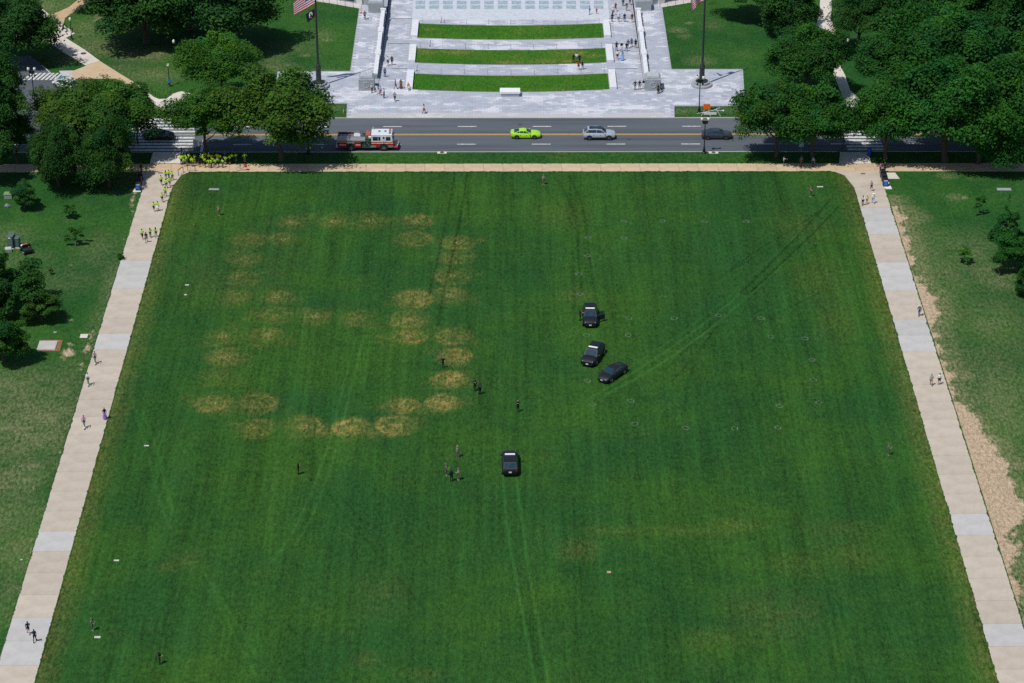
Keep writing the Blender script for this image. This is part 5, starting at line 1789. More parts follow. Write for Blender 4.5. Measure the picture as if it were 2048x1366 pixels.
fp, pl = flagpole(638, 174, 'tall dark flagpole on a round granite base left of the memorial')
fp2, pr_ = flagpole(1403, 172, 'tall dark flagpole on a round granite base right of the memorial')
flag(pl, 17.6, 'striped_flag', 'red and white striped flag flying from the left flagpole', us_left, 3.5, 2.7, 'us')
flag(pl, 14.1, 'black_flag', 'small black flag with a white disc under the striped flag', pow_left, 1.6, 1.5, 'pow')
flag(pr_, 17.9, 'striped_flag', 'red and white striped flag hanging in folds from the right flagpole', us_right, 3.5, 2.7, 'us')

# odd things ---------------------------------------------------------------
CONE = None


def cone(px, py, label, h=.75, z=.05, slim=False):
    p = G(px, py)
    o = E('traffic_cone', (p.x, p.y, z), label=label, cat='cone')
    r_ = .16 if not slim else .09
    MB().box((0, 0, 0), (r_ * 2.6, r_ * 2.6, .05)).build('foot', m_orange, o)
    MB().lathe([(r_, .05), (r_ * .75, h * .35)], n=12).build('cone_base', m_orange, o)
    MB().lathe([(r_ * .75, h * .35), (r_ * .5, h * .6)], n=12, cap=False).build('white_band', m_white, o)
    MB().lathe([(r_ * .5, h * .6), (r_ * .18, h)], n=12).build('cone_tip', m_orange, o)


cone(722, 28, 'orange traffic cone beside the far end of the left terrace', .95, .12)
cone(687, 227, 'slim orange delineator post on the small verge left of the forecourt', 1.1, 0, True)


def flag_marker(px, py, label):
    p = G(px, py)
    o = E('marker_flag', (p.x, p.y, .03), label=label, cat='marker flag', group='orange marker flags at the lawn edge')
    MB().tube([(0, 0, 0), (0, 0, .55)], .008, 4).build('wire', m_alu, o)
    MB().add([(0, 0, .36), (.22, .02, .38), (.20, -.02, .54), (0, 0, .55), (0, .01, .36), (.22, .03, .38), (.20, -.01, .54), (0, .01, .55)],
             [(0, 1, 2, 3), (7, 6, 5, 4), (0, 4, 5, 1), (1, 5, 6, 2), (2, 6, 7, 3)]).build('pennant', m_orange, o)


for px, py, lab in ((88, 1320, 'beside the lowest pale slab of the left path'), (212, 866, 'beside the left path below the scooter riders'), (289, 584, 'beside the left path at the long pale slab'),
                    (1945, 1201, 'beside the lower right path'), (1841, 870, 'beside the middle of the right path'), (2035, 1180, 'in the dirt at the right picture edge')):
    flag_marker(px, py, 'tiny orange marker flag ' + lab)


def plate(px, py, w, d, mat, label, name='valve_cover'):
    p = G(px, py)
    o = MB().box((0, 0, 0), (w, d, .05), bev=.015).build(name, mat, loc=(p.x, p.y, .03), label=label, cat='cover')
    return o


m_cov = M('cover_pale', (.55, .53, .46), .7, .15, 6)
m_covg = M('cover_grey', (.30, .33, .33), .7, .15, 6)
plate(428, 379, 1.6, .55, m_covg, 'grey rectangular valve cover near the upper left of the lawn')
plate(233, 1121.5, .62, .30, m_cov, 'small pale valve cover on the lawn beside the lower left path')
plate(195, 1275, .70, .36, m_cov, 'pale valve cover at the feet of the lower left soldier')
plate(293, 892, .62, .26, m_cov, 'small pale valve cover beside faint tyre tracks near the left path')
plate(374, 570.5, .55, .3, m_cov, 'small pale valve cover among the upper left of the lawn')
plate(371, 590, .36, .3, m_cov, 'tiny pale valve cover just below another near the upper left')
plate(1640, 374, .95, .30, m_cov, 'pale valve cover beside the soldier at the upper right of the lawn')
plate(1218, 1145, .45, .38, M('clay', (.55, .30, .18), .8), 'small tan clod of clay on the lower right lawn', 'clay_clod')
plate(2008, 379, 2.2, .9, m_covg, 'long grey valve cover on the right park grass')
plate(168, 672.5, 1.05, 1.1, m_path, 'small square pale slab beside the left path')
plate(110, 665, .45, .35, m_covg, 'tiny grey cover above the concrete pad')
plate(43, 1120, .26, .26, m_pale, 'tiny pale cap beside the lower left path')
for px, py, lab in ((321, 347, 'left'), (1726, 348.5, 'right')):
    p = G(px, py)
    o = MB().box((0, 0, 0), (.7, .42, .02)).build('drain_grate', M('drain_dark', (.10, .11, .13), .8), loc=(p.x, p.y, .094), label='dark drain grate at the top of the %s path' % lab, cat='grate')
p = G(97, 692)
o = E('equipment_pad', (p.x, p.y, 0), label='pale concrete equipment pad in a brown mulch bed left of the path', cat='slab')
MB().prism([(-1.1, -1.35), (1.75, -1.5), (1.7, 1.7), (-1.0, 1.75)], 0, .03).build('mulch_bed', M('mulch', (.26, .13, .06), .95, .4, 3), o)
MB().box((-.15, 0, .03), (2.5, 2.5, .14), bev=.03).build('pad', m_pale, o)
MB().box((-.15, 0, .17), (2.2, 2.2, .03), bev=.01).build('raised_top', m_pale, o)

# electrical cabinets, cart and boxes in the left park
grn = M('cabinet_green', (.09, .15, .13), .5, .12, 4)
p = G(24, 494)
o = E('utility_cabinet', (p.x, p.y, 0), R(-8), 'tall grey green utility cabinet, larger of two, on the left park grass', 'cabinet', 'utility cabinets')
MB().box((0, 0, 0), (1.0, 1.5, .12)).build('base', m_path, o)
MB().box((0, 0, .12), (.82, 1.35, 1.85), bev=.03).build('body', grn, o)
MB().box((0, 0, 1.97), (.92, 1.45, .08), bev=.02).build('top', grn, o)
MB().box((0, -.68, .3), (.70, .03, 1.5)).build('door', grn, o)
MB().box((-.05, -.69, 1.7), (.38, .03, .16)).build('white_label', m_white, o)
p = G(34, 494)
o = E('utility_cabinet', (p.x + .1, p.y, 0), R(-8), 'shorter grey green utility cabinet beside the taller one', 'cabinet', 'utility cabinets')
MB().box((0, 0, 0), (.95, 1.1, .12)).build('base', m_path, o)
MB().box((0, 0, .12), (.75, .85, 1.45), bev=.03).build('body', grn, o)
MB().box((0, 0, 1.57), (.85, .95, .08), bev=.02).build('top', grn, o)
MB().box((0, -.44, .25), (.62, .03, 1.2)).build('door', grn, o)
p = G(46, 490)
plate(41, 491, 1.6, 1.0, m_beige, 'bare tan concrete apron between cabinets and cart', 'apron_slab')
p = G(53, 503)
o = E('utility_cart', (p.x, p.y, 0), R(-62), 'dark utility cart loaded with red and white cans beside the cabinets', 'cart')
MB().box((-.45, 0, .45), (1.5, 1.35, .12)).build('bed', m_black, o)
for y in (-.66, .66):
    MB().box((-.45, y, .57), (1.5, .06, .30)).build('bed_side', m_black, o)
MB().box((.75, 0, .40), (.9, 1.3, .42), bev=.08).build('hood', M('cart_body', (.015, .03, .025), .4), o)
MB().box((.25, 0, .52), (.45, 1.25, .20), bev=.05).build('seat', m_black, o)
MB().box((.02, 0, .72), (.14, 1.25, .42)).build('seat_back', m_black, o)
for x in (.95, -.75):
    for y in (-.62, .62):
        tm, rm = wheel_meshes(.30, .23)
        w = O('wheel', tm, o, loc=(x, y, .30))
        O('rim', rm, w, loc=(0, math.copysign(.115, y), 0))
mb = MB()
for a in ((.5, -.6), (.5, .6)):
    mb.tube([(a[0], a[1], .6), (a[0] - .12, a[1], 1.35)], .03, 5)
mb.tube([(.38, -.6, 1.35), (.38, .6, 1.35)], .03, 5)
mb.build('roll_bar', m_black, o)
MB().tube([(.5, .3, .95), (.62, .3, .85)], .15, 8).build('steering_wheel', m_black, o)
CM = Matrix.Rotation(R(-62), 3, 'Z')


def xyz_cart(k):
    q = CM @ Vector((-.55, k, .57))
    return (cb.x + q.x, cb.y + q.y, q.z)


cb = p
for i, (dx_, dy_, c_, lab) in enumerate(((-.42, 0, 'can_white', 'white can on the utility cart'), (0, 0, 'can_red', 'red can on the utility cart, next to the white one'), (.42, 0, 'can_red', 'red can on the utility cart, away from the white one'))):
    cm = M('can_white', (.8, .82, .85), .4) if 'white' in c_ else M('can_red', (.62, .05, .03), .4, .1, 5)
    co = E('fuel_can', xyz_cart(dx_), label=lab, cat='can')
    MB().box((0, 0, 0), (.38, .34, .40), bev=.06).build('body', cm, co)
    MB().lathe([(.05, .36), (.05, .46)], c=(.08, 0, 0), n=8).build('spout', cm, co)
    MB().tube([(-.14, 0, .34), (-.12, 0, .44), (.02, 0, .44)], .02, 5).build('handle', cm, co)
p = G(17, 503)
o = E('equipment_box', (p.x, p.y, 0), R(12), 'low pale grey equipment box in front of the cabinets', 'box')
MB().box((0, 0, 0), (1.05, .9, .55), top=(.9, .9), bev=.05).build('body', m_alu, o)
MB().box((0, 0, .55), (.9, .75, .06), bev=.02).build('lid', m_pale, o)
p = G(17, 395)
o = E('utility_box', (p.x, p.y, 0), 0, 'low box with pale green lid and grey front beside the blue green tree', 'box')
MB().box((0, 0, 0), (1.2, 1.0, .62), bev=.02).build('body', M('box_grey', (.30, .32, .30), .6), o)
MB().box((0, 0, .62), (1.26, 1.06, .16), bev=.03).build('lid', M('box_green', (.20, .30, .14), .6), o)
p = G(15, 414)
mb = MB().lathe([(.34, 0), (.42, .16), (.36, .36), (.16, .52), (0.02, .56)], n=9)
mb.v = [(x * random.uniform(.8, 1.2), y * random.uniform(.8, 1.2), z * random.uniform(.85, 1.1)) for x, y, z in mb.v]
mb.build('boulder', M('boulder', (.22, .23, .24), .85, .3, 4), loc=(p.x, p.y, 0), label='small grey boulder below the utility box', cat='rock')

# temporary orange road sign on its spread stand
p = G(1413, 231)
o = E('road_works_sign', (p.x, p.y, .05), 0, 'bright orange road works sign with white legs on the verge behind the lamp', 'sign')
MB().box((0, 0, 1.05), (1.12, .05, .95)).build('panel', M('orange_sheet', (.90, .16, .01), .5, .06, 4), o)
MB().tube([(-1.6, .1, .25), (0, .05, .6), (1.3, .1, .9), (2.2, .1, 1.35)], .035, 5).build('brace', m_white, o)
MB().tube([(1.3, .1, .9), (2.7, .1, .75)], .035, 5).build('leg', m_white, o)
MB().tube([(1.6, .1, .95), (2.3, -.4, .0)], .03, 5).build('leg', m_white, o)
MB().tube([(-.3, .1, 1.0), (-.9, -.4, 0)], .03, 5).build('leg', m_white, o)
MB().tube([(.3, .1, 1.0), (.6, -.5, 0)], .03, 5).build('leg', m_white, o)
MB().lathe([(.10, 0), (.17, .1), (.10, .24)], c=(2.75, .1, .66), n=10).build('warning_lamp', m_white, o)
MB().box((.55, -.35, .25), (2.1, .06, .42)).build('lower_board', m_white, o)
for px, py, lab in ((1602, 305, 'pale grey sign panel on a post in the shade by the right crossing'), (392, 305, 'pale grey sign panel on a post beside the ladder crossing')):
    p = G(px, py)
    o = E('street_sign', (p.x, p.y, .1), label=lab, cat='sign')
    MB().lathe([(.04, 0), (.04, 2.2)], n=6).build('post', m_alu, o)
    MB().box((0, -.06, .95), (.72, .04, 1.15), bev=.02).build('panel', M('sign_grey', (.50, .55, .60), .5), o)

# ------------------------------------------------------------------ people
def V3(*a):
    return Vector(a)


POSES = {
    'stand': dict(),
    'front': dict(el=[(.26, .03, 1.15), (-.26, .03, 1.15)], wr=[(.07, -.26, 1.14), (-.07, -.24, 1.10)]),
    'rifle': dict(el=[(.27, -.02, 1.15), (-.28, .04, 1.16)], wr=[(.04, -.30, 1.22), (-.12, -.20, 1.04)]),
    'hips': dict(el=[(.38, .06, 1.16), (-.38, .06, 1.16)], wr=[(.18, -.07, 1.0), (-.18, -.07, 1.0)]),
    'phone': dict(el=[(.24, -.16, 1.22), (-.24, -.16, 1.22)], wr=[(.07, -.27, 1.50), (-.07, -.27, 1.50)], nod=-.02),
    'raise': dict(el=[(.26, .02, 1.14), (-.34, -.10, 1.52)], wr=[(.26, -.06, .89), (-.33, -.16, 1.80)]),
    'point': dict(el=[(.26, .02, 1.14), (-.30, -.24, 1.36)], wr=[(.26, -.06, .89), (-.36, -.50, 1.40)]),
    'walk': dict(el=[(.25, .13, 1.15), (-.25, -.10, 1.15)], wr=[(.23, .10, .90), (-.23, -.26, .95)], kn=[(.09, -.16, .52), (-.09, .04, .50)], an=[(.09, -.27, .10), (-.09, .30, .16)]),
    'walkb': dict(el=[(.25, -.10, 1.15), (-.25, .13, 1.15)], wr=[(.23, -.26, .95), (-.23, .10, .90)], kn=[(.09, .04, .50), (-.09, -.16, .52)], an=[(.09, .30, .16), (-.09, -.27, .10)]),
    'ride': dict(el=[(.27, -.14, 1.16), (-.27, -.14, 1.16)], wr=[(.22, -.42, 1.06), (-.22, -.42, 1.06)], kn=[(.07, -.12, .52), (-.07, .02, .50)], an=[(.05, -.10, .10), (-.05, .24, .10)]),
    'push': dict(el=[(.26, -.12, 1.14), (-.26, -.12, 1.14)], wr=[(.20, -.44, 1.05), (-.20, -.44, 1.05)], kn=[(.09, -.12, .52), (-.09, .04, .50)], an=[(.09, -.20, .10), (-.09, .24, .14)]),
    'sit': dict(dz=-.46, el=[(.26, -.02, 1.14), (-.26, -.02, 1.14)], wr=[(.12, -.30, 1.02), (-.12, -.30, 1.02)], kn=[(.10, -.42, .93), (-.10, -.42, .93)], an=[(.11, -.46, .55), (-.11, -.46, .55)], toe=-.6),
}
SLOTS = ['head', 'torso', 'upper_arm', 'forearm', 'hand', 'hips', 'thigh', 'calf', 'foot', 'dark']


def body_mesh(pose, build=1.0):
    q = POSES[pose]
    el = [V3(*p) for p in q.get('el', [(.25, .03, 1.14), (-.25, .03, 1.14)])]
    wr = [V3(*p) for p in q.get('wr', [(.25, -.06, .89), (-.25, -.06, .89)])]
    kn = [V3(*p) for p in q.get('kn', [(.10, -.02, .50), (-.10, -.02, .50)])]
    an = [V3(*p) for p in q.get('an', [(.11, .02, .09), (-.11, .02, .09)])]
    dz = V3(0, 0, q.get('dz', 0))
    sh = [V3(.185, .0, 1.42), V3(-.185, .0, 1.42)]
    hp = [V3(.095, 0, .92), V3(-.095, 0, .92)]
    segs = []                                    # a, b, ra, rb, slot, flatten (y scale)
    b = build
    segs.append(('torso', [(V3(0, 0, .98), .135 * b, .098 * b), (V3(0, .0, 1.10), .128 * b, .095 * b), (V3(0, -.01, 1.25), .150 * b, .108 * b), (V3(0, 0, 1.38), .170 * b, .100 * b), (V3(0, .01, 1.46), .11, .075)]))
    segs.append(('hips', [(V3(0, 0, .85), .13 * b, .10 * b), (V3(0, .005, .93), .160 * b, .115 * b), (V3(0, 0, 1.01), .140 * b, .10 * b)]))
    segs.append(('head', [(V3(0, .01, 1.42), .058, .06), (V3(0, 0, 1.50), .055, .058), (V3(0, -.01, 1.535), .062, .075), (V3(0, -.015, 1.58), .072, .095), (V3(0, -.008, 1.635), .078, .100), (V3(0, 0, 1.69), .070, .088), (V3(0, .005, 1.735), .035, .045)]))
    segs.append(('head', [(V3(0, -.10, 1.625), .012, .012), (V3(0, -.125, 1.595), .018, .018)]))          # nose
    for i in (0, 1):
        segs.append(('head', [(V3(.078 * (1 - 2 * i), .0, 1.60), .014, .02), (V3(.084 * (1 - 2 * i), .005, 1.64), .014, .024)]))   # ear
        segs.append(('upper_arm', [(sh[i], .062, .062), (sh[i].lerp(el[i], .5), .054, .054), (el[i], .044, .044)]))
        segs.append(('forearm', [(el[i], .043, .043), (el[i].lerp(wr[i], .35), .044, .044), (wr[i], .030, .030)]))
        d = (wr[i] - el[i]).normalized()
        segs.append(('hand', [(wr[i], .029, .029), (wr[i] + d * .05, .042, .030), (wr[i] + d * .09, .038, .026)]))
        segs.append(('thigh', [(hp[i], .092 * b, .098 * b), (hp[i].lerp(kn[i], .5), .080 * b, .080 * b), (kn[i], .058, .060)]))
        segs.append(('calf', [(kn[i], .056, .058), (kn[i].lerp(an[i], .35) + V3(0, .012, 0), .056, .058), (an[i], .040, .040)]))
        toe = an[i] + V3(.02 * (1 - 2 * i), -.18, -.05)
        segs.append(('foot', [(an[i] + V3(0, .05, -.045), .038, .036), (an[i] + V3(0, -.03, -.035), .045, .05), (toe, .042, .030)]))
    mb = MB()
    caps = []
    for slot, rings in segs:
        pts = [r[0] for r in rings]
        n = 10
        vs, fs = [], []
        ring_n = 0
        full = []
        t0 = (pts[1] - pts[0]).normalized(); t1 = (pts[-1] - pts[-2]).normalized()
        full.append((pts[0] - t0 * rings[0][1] * .6, rings[0][1] * .55, rings[0][2] * .55))
        full += list(rings)
        full.append((pts[-1] + t1 * rings[-1][1] * .6, rings[-1][1] * .55, rings[-1][2] * .55))
        for k, (p, rx, ry) in enumerate(full):
            t = (full[min(k + 1, len(full) - 1)][0] - full[max(k - 1, 0)][0]).normalized()
            xa = V3(1, 0, 0)
            if abs(t.x) > .8:
                xa = V3(0, 1, 0)
            xa = (xa - t * xa.dot(t)).normalized()
            ya = t.cross(xa)
            for i in range(n):
                a = 2 * math.pi * i / n
                vs.append(p + xa * rx * math.cos(a) + ya * ry * math.sin(a))
        m = len(full)
        for k in range(m - 1):
            for i in range(n):
                j = (i + 1) % n
                fs.append((k * n + i, k * n + j, k * n + n + j, k * n + n + i))
        fs.append(tuple(range(n))[::-1]); fs.append(tuple(range((m - 1) * n, m * n)))
        mb.add(vs, fs)
        for k in range(len(rings) - 1):
            caps.append((slot, rings[k][0], rings[k + 1][0], max(rings[k][1], rings[k][2]), max(rings[k + 1][1], rings[k + 1][2])))
    me = mb.mesh('body_raw')
    ob = bpy.data.objects.new('body_raw', me)
    COL.objects.link(ob)
    md = ob.modifiers.new('r', 'REMESH')
    md.mode = 'VOXEL'
    md.voxel_size = .021
    bpy.context.view_layer.update()
    out = bpy.data.meshes.new_from_object(ob.evaluated_get(bpy.context.evaluated_depsgraph_get()))
    bpy.data.objects.remove(ob)
    nv = len(out.vertices)
    co = np.empty(nv * 3, np.float32)
    out.vertices.foreach_get('co', co)
    co = co.reshape(-1, 3)
    faces = [tuple(p.vertices) for p in out.polygons]
    bpy.data.meshes.remove(out)
    cen = np.array([co[list(f)].mean(0) for f in faces])
    best = np.full(len(faces), 9.0)
    lab = np.zeros(len(faces), int)
    for slot, a, b_, ra, rb in caps:
        a_, d = np.array(a), np.array(b_ - a)
        t = np.clip(((cen - a_) @ d) / (d @ d), 0, 1)
        dist = np.linalg.norm(cen - a_ - t[:, None] * d, axis=1) - (ra + (rb - ra) * t)
        w = dist < best
        best[w] = dist[w]
        lab[w] = SLOTS.index(slot)
    for ex in (.032, -.032):                     # eyes and mouth
        lab[np.linalg.norm((cen - np.array((ex, -.098, 1.635))) * (1, .5, 1.2), axis=1) < .017] = 9
    full = MB()
    full.add([Vector(v) + dz for v in co], faces)
    full.mi = list(lab)
    # five fingers on each hand
    for i in (0, 1):
        d = (wr[i] - el[i]).normalized()
        s_ = V3(1, 0, 0) if abs(d.x) < .8 else V3(0, 1, 0)
        s_ = (s_ - d * s_.dot(d)).normalized()
        nrm = d.cross(s_)
        for k, ln in enumerate((.062, .072, .068, .052)):
            b0 = wr[i] + d * .085 + s_ * (.028 - .018 * k)
            full.tube([b0 + dz, b0 + d * ln * .55 + nrm * .006 + dz, b0 + d * ln * .9 + nrm * .022 + dz], [.009, .0085, .006], 5, mi=4)
        b0 = wr[i] + d * .03 + s_ * .03
        full.tube([b0 + dz, b0 + s_ * .025 + d * .025 + dz, b0 + s_ * .032 + d * .055 + dz], [.011, .010, .007], 5, mi=4)
    me = full.mesh('body', 70)
    for _ in SLOTS:
        me.materials.append(None)
    return me


BODY = {}


def get_body(pose, build):
    k = (pose, build)
    if k not in BODY:
        BODY[k] = body_mesh(pose, build)
    return BODY[k]


def head_mesh(kind):
    mb = MB()
    if kind == 'short':
        mb.lathe([(.090, 1.60), (.093, 1.66), (.080, 1.715), (.045, 1.752), (.005, 1.762)], c=(0, .016, 0), n=12)
    elif kind == 'long':
        mb.lathe([(.085, 1.36), (.098, 1.48), (.094, 1.60), (.096, 1.67), (.080, 1.72), (.045, 1.757), (.005, 1.765)], c=(0, .030, 0), n=12)
    elif kind == 'pony':
        mb.lathe([(.088, 1.60), (.094, 1.67), (.080, 1.72), (.045, 1.757), (.005, 1.765)], c=(0, .018, 0), n=12)
        mb.tube([(0, .10, 1.68), (0, .15, 1.60), (0, .13, 1.46)], [.03, .036, .012], 7)
    elif kind == 'cap':
        mb.lathe([(.098, 1.655), (.100, 1.70), (.075, 1.745), (.01, 1.765)], c=(0, .005, 0), n=14)
        mb.box((0, -.13, 1.655), (.15, .13, .018))
    elif kind == 'sunhat':
        mb.lathe([(.20, 1.668), (.20, 1.680), (.100, 1.690), (.095, 1.745), (.06, 1.775), (.01, 1.78)], c=(0, .005, 0), n=16)
    elif kind == 'helmet':
        mb.lathe([(.112, 1.605), (.118, 1.66), (.105, 1.72), (.065, 1.765), (.01, 1.780)], c=(0, .012, 0), n=14)
    return mb.mesh(kind, 60)


HEADS = {k: head_mesh(k) for k in ('short', 'long', 'pony', 'cap', 'sunhat', 'helmet')}


def vest_mesh():
    mb = MB()
    prof = [(.17, 1.06), (.178, 1.2), (.19, 1.34), (.15, 1.44)]
    n = 14
    vs, fs = [], []
    for r_, z in prof:
        for i in range(n):
            a = 2 * math.pi * i / n
            vs.append((r_ * math.cos(a), r_ * .78 * math.sin(a) - .005, z))
    for k in range(3):
        for i in range(n):
            j = (i + 1) % n
            fs.append((k * n + i, k * n + j, k * n + n + j, k * n + n + i))
    mb.add(vs, fs)
    for x in (-.09, 0, .09):
        mb.box((x, -.155, 1.08), (.075, .05, .13), bev=.01)
    return mb.mesh('vest', 50)


def dress_mesh(top, bot, rad):
    mb = MB()
    n = 16
    vs, fs = [], []
    prof = [(.155, top), (.17, (top * 2 + bot) / 3), (rad * .9, (top + bot * 2) / 3), (rad, bot)]
    for k, (r_, z) in enumerate(prof):
        for i in range(n):
            a = 2 * math.pi * i / n
            w = 1 + (.06 * math.sin(5 * a) * k / 3)
            vs.append((r_ * w * math.cos(a), r_ * w * .85 * math.sin(a), z))
    for k in range(3):
        for i in range(n):
            j = (i + 1) % n
            fs.append((k * n + i, k * n + j, k * n + n + j, k * n + n + i))
    mb.add(vs, fs)
    return mb.mesh('skirt', 70)


VEST = vest_mesh()
SKIRT = {'skirt': dress_mesh(1.0, .62, .24), 'dress': dress_mesh(1.05, .14, .30)}
PACK = MB().box((0, .185, 1.08), (.28, .17, .40), bev=.05).mesh('backpack')
RIFLE = MB().box((0, 0, 0), (.05, .75, .07)).box((0, -.55, .02), (.025, .45, .03)).box((0, -.05, -.16), (.035, .07, .17)).box((0, .32, -.06), (.045, .2, .10)).mesh('rifle')
RIFLE.materials.append(m_black)

CLOTH = {
    'lime': (.46, .80, .02), 'black': (.012, .013, .016), 'navy': (.012, .022, .055), 'white': (.80, .80, .82), 'grey': (.16, .17, .19), 'lgrey': (.34, .36, .40),
    'camo': (.165, .150, .110), 'khaki': (.28, .24, .17), 'blue': (.05, .14, .42), 'lblue': (.30, .48, .78), 'sky': (.22, .42, .85), 'red': (.50, .02, .03), 'pink': (.62, .22, .42), 'yellow': (.80, .58, .04),
    'orange': (.75, .24, .10), 'brown': (.16, .075, .045), 'denim': (.045, .085, .17), 'mauve': (.42, .25, .34), 'green': (.05, .18, .06), 'violet': (.30, .16, .62), 'tan': (.42, .33, .24),
}


def cloth(c):
    if c == 'camo':
        if 'cloth_camo' not in MATS:
            m, nt, b = new_mat('cloth_camo')
            n = noise(nt, 9, 3)
            c_ = mix(nt, ramp(nt, n, .45, .55), (.20, .18, .13), (.085, .085, .055))
            nt.links.new(mix(nt, ramp(nt, noise(nt, 16, 2), .55, .62), c_, (.27, .23, .16)), b.inputs['Base Color'])
            b.inputs['Roughness'].default_value = .9
            MATS['cloth_camo'] = m
        return MATS['cloth_camo']
    return M('cloth_' + c, CLOTH[c], .85, .10, 9, spec=.15)


SKINS = [M('skin_light', (.52, .31, .22), .6, .08, 12), M('skin_tan', (.36, .20, .125), .6, .08, 12), M('skin_brown', (.16, .080, .050), .6, .08, 12)]
HAIRS = [M('hair_black', (.010, .009, .009), .5, .2, 20), M('hair_brown', (.045, .024, .014), .5, .2, 20), M('hair_fair', (.22, .15, .07), .5, .2, 20), M('hair_grey', (.35, .34, .33), .6, .1, 20)]
pn = 0


def person(px, py, pose, face, shirt, pants, label, group=None, h=1.75, legs='long', sleeve='short', hair='short', hc=None, hat=None, skin=None, extra='', z=None, build=1.0, xyz=None):
    """face: 0 = towards the camera, 90 = to the right, 180 = away"""
    global pn
    pn += 1
    if xyz is None:
        p = PZ(px, py) if z == 'plaza' else G(px, py, z or .0)
    else:
        p = Vector(xyz)
    sc = h / 1.76
    o = E('person', (p.x, p.y, (zf(p.x, p.y) if z == 'plaza' else (z or 0)) if xyz is None else p.z), R(face), label, 'person', group, scale=sc)
    sk = SKINS[skin if skin is not None else pn % 3]
    bo = O('body', get_body(pose, build), o)
    sl = {'head': sk, 'torso': cloth(shirt), 'upper_arm': cloth(shirt) if sleeve != 'none' else sk, 'forearm': cloth(shirt) if sleeve == 'long' else sk, 'hand': sk,
          'hips': cloth(pants), 'thigh': cloth(pants), 'calf': cloth(pants) if legs == 'long' else sk, 'foot': cloth('white' if (pn % 4 == 1 and legs != 'long') else ('tan' if shirt == 'camo' else 'black')), 'dark': HAIRS[0]}
    if legs == 'skirt':
        sl['thigh'] = sk
    for i, nm in enumerate(SLOTS):
        bo.material_slots[i].link = 'OBJECT'
        bo.material_slots[i].material = sl[nm]
    dz = POSES[pose].get('dz', 0)

    def attach(name, me, mat=None):
        c = O(name, me, o, loc=(0, 0, dz))
        if mat:
            if not me.materials:
                me.materials.append(None)
            c.material_slots[0].link = 'OBJECT'
            c.material_slots[0].material = mat
        return c
    if hair and hat != 'helmet':
        attach('hair', HEADS[hair], HAIRS[hc if hc is not None else (pn * 7) % 3])
    if hat:
        k, c_ = hat.split(':') if ':' in hat else (hat, 'camo')
        attach('helmet' if k == 'helmet' else 'hat', HEADS[k], cloth(c_))
    if legs == 'skirt':
        attach('skirt', SKIRT['skirt'], cloth(pants))
    if legs == 'dress':
        attach('skirt', SKIRT['dress'], cloth(pants))
    if 'vest' in extra:
        attach('vest', VEST, cloth('khaki' if shirt == 'camo' else 'black'))
    if 'pack' in extra:
        attach('backpack', PACK, cloth('black' if shirt not in ('black', 'navy') else 'grey'))
    if 'police' in extra:
        t = O('lettering', POLICE, o, loc=(0, .122 if 'vest' not in extra else .158, 1.36))
        t.rotation_euler = (R(90), 0, R(180))
        t2 = O('shoulder_patch', PATCH_ME, o, loc=(.0, 0, 0))
    if 'rifle' in extra:
        r_ = O('rifle', RIFLE, None, xyz_of(o, (.0, -.26, 1.14), sc), R(face + 55), scale=sc, label='black rifle held by the ' + label, cat='rifle')
        r_['label'] = 'black rifle held across the chest, ' + ' '.join(label.split()[:9])
        r_.rotation_euler = (R(-25), 0, R(face + 50))
    return o


def xyz_of(o, v, sc):
    return tuple(o.location + Matrix.Rotation(o.rotation_euler[2], 3, 'Z') @ (Vector(v) * sc))


POLICE = text_mesh('POLICE', .105, m_white, .004)
PATCH_ME = MB().box((.205, 0, 1.36), (.05, .07, .05)).box((-.205, 0, 1.36), (.05, .07, .05)).mesh('shoulder_patch')
PATCH_ME.materials.append(m_white)

SOL = dict(legs='long', sleeve='long', hat='helmet:camo', extra='vest', skin=0)
gs = 'soldiers in camouflage on the lawn'
person(438, 431, 'rifle', 10, 'camo', 'camo', 'soldier in grey camouflage standing alone at the upper left of the lawn', gs, z=.03, **SOL)
person(1087, 369, 'rifle', -20, 'camo', 'camo', 'soldier in camouflage near the pavement at the top middle of the lawn', gs, z=.03, **SOL)
person(1621, 393, 'front', 30, 'camo', 'camo', 'soldier in camouflage at the upper right corner of the lawn', gs, z=.03, **SOL)
person(1777, 910, 'rifle', 60, 'camo', 'camo', 'soldier in camouflage standing near the right hand path', gs, z=.03, **SOL)
person(915, 915, 'phone', 170, 'camo', 'camo', 'soldier in camouflage with pale cap just above a group of three', gs, z=.03, legs='long', sleeve='long', hat='cap:tan', extra='vest', skin=0)
person(893, 951, 'rifle', 60, 'camo', 'camo', 'camouflaged soldier on the left of the group of three near the lone police car', gs, z=.03, **SOL)
person(917, 960, 'rifle', -60, 'camo', 'camo', 'camouflaged soldier on the right of the group of three near the lone police car', gs, z=.03, **SOL)
person(185, 1261, 'rifle', 80, 'camo', 'camo', 'soldier in camouflage near the lower left path, above a pale valve cover', gs, z=.03, **SOL)
gp = 'officers in dark uniform on the lawn'
POL = dict(legs='long', sleeve='long', skin=0, extra='police vest', hc=0)
person(903, 963, 'front', 175, 'navy', 'black', 'officer in dark uniform between two camouflaged soldiers', gp, z=.03, legs='long', sleeve='short', skin=1, extra='vest', hc=0)
person(320, 1328, 'front', 95, 'black', 'black', 'officer in black near the bottom edge of the lawn', gp, z=.03, legs='long', sleeve='short', skin=1, extra='vest', hc=0)
person(597, 949, 'phone', 100, 'black', 'black', 'officer in black alone left of the tyre tracks', gp, z=.03, legs='long', sleeve='short', skin=1, extra='vest', hc=0)
person(886, 736, 'raise', 10, 'black', 'black', 'officer in black raising one arm beside a dry ring', gp, z=.03, legs='long', sleeve='short', skin=0, extra='', hc=0)
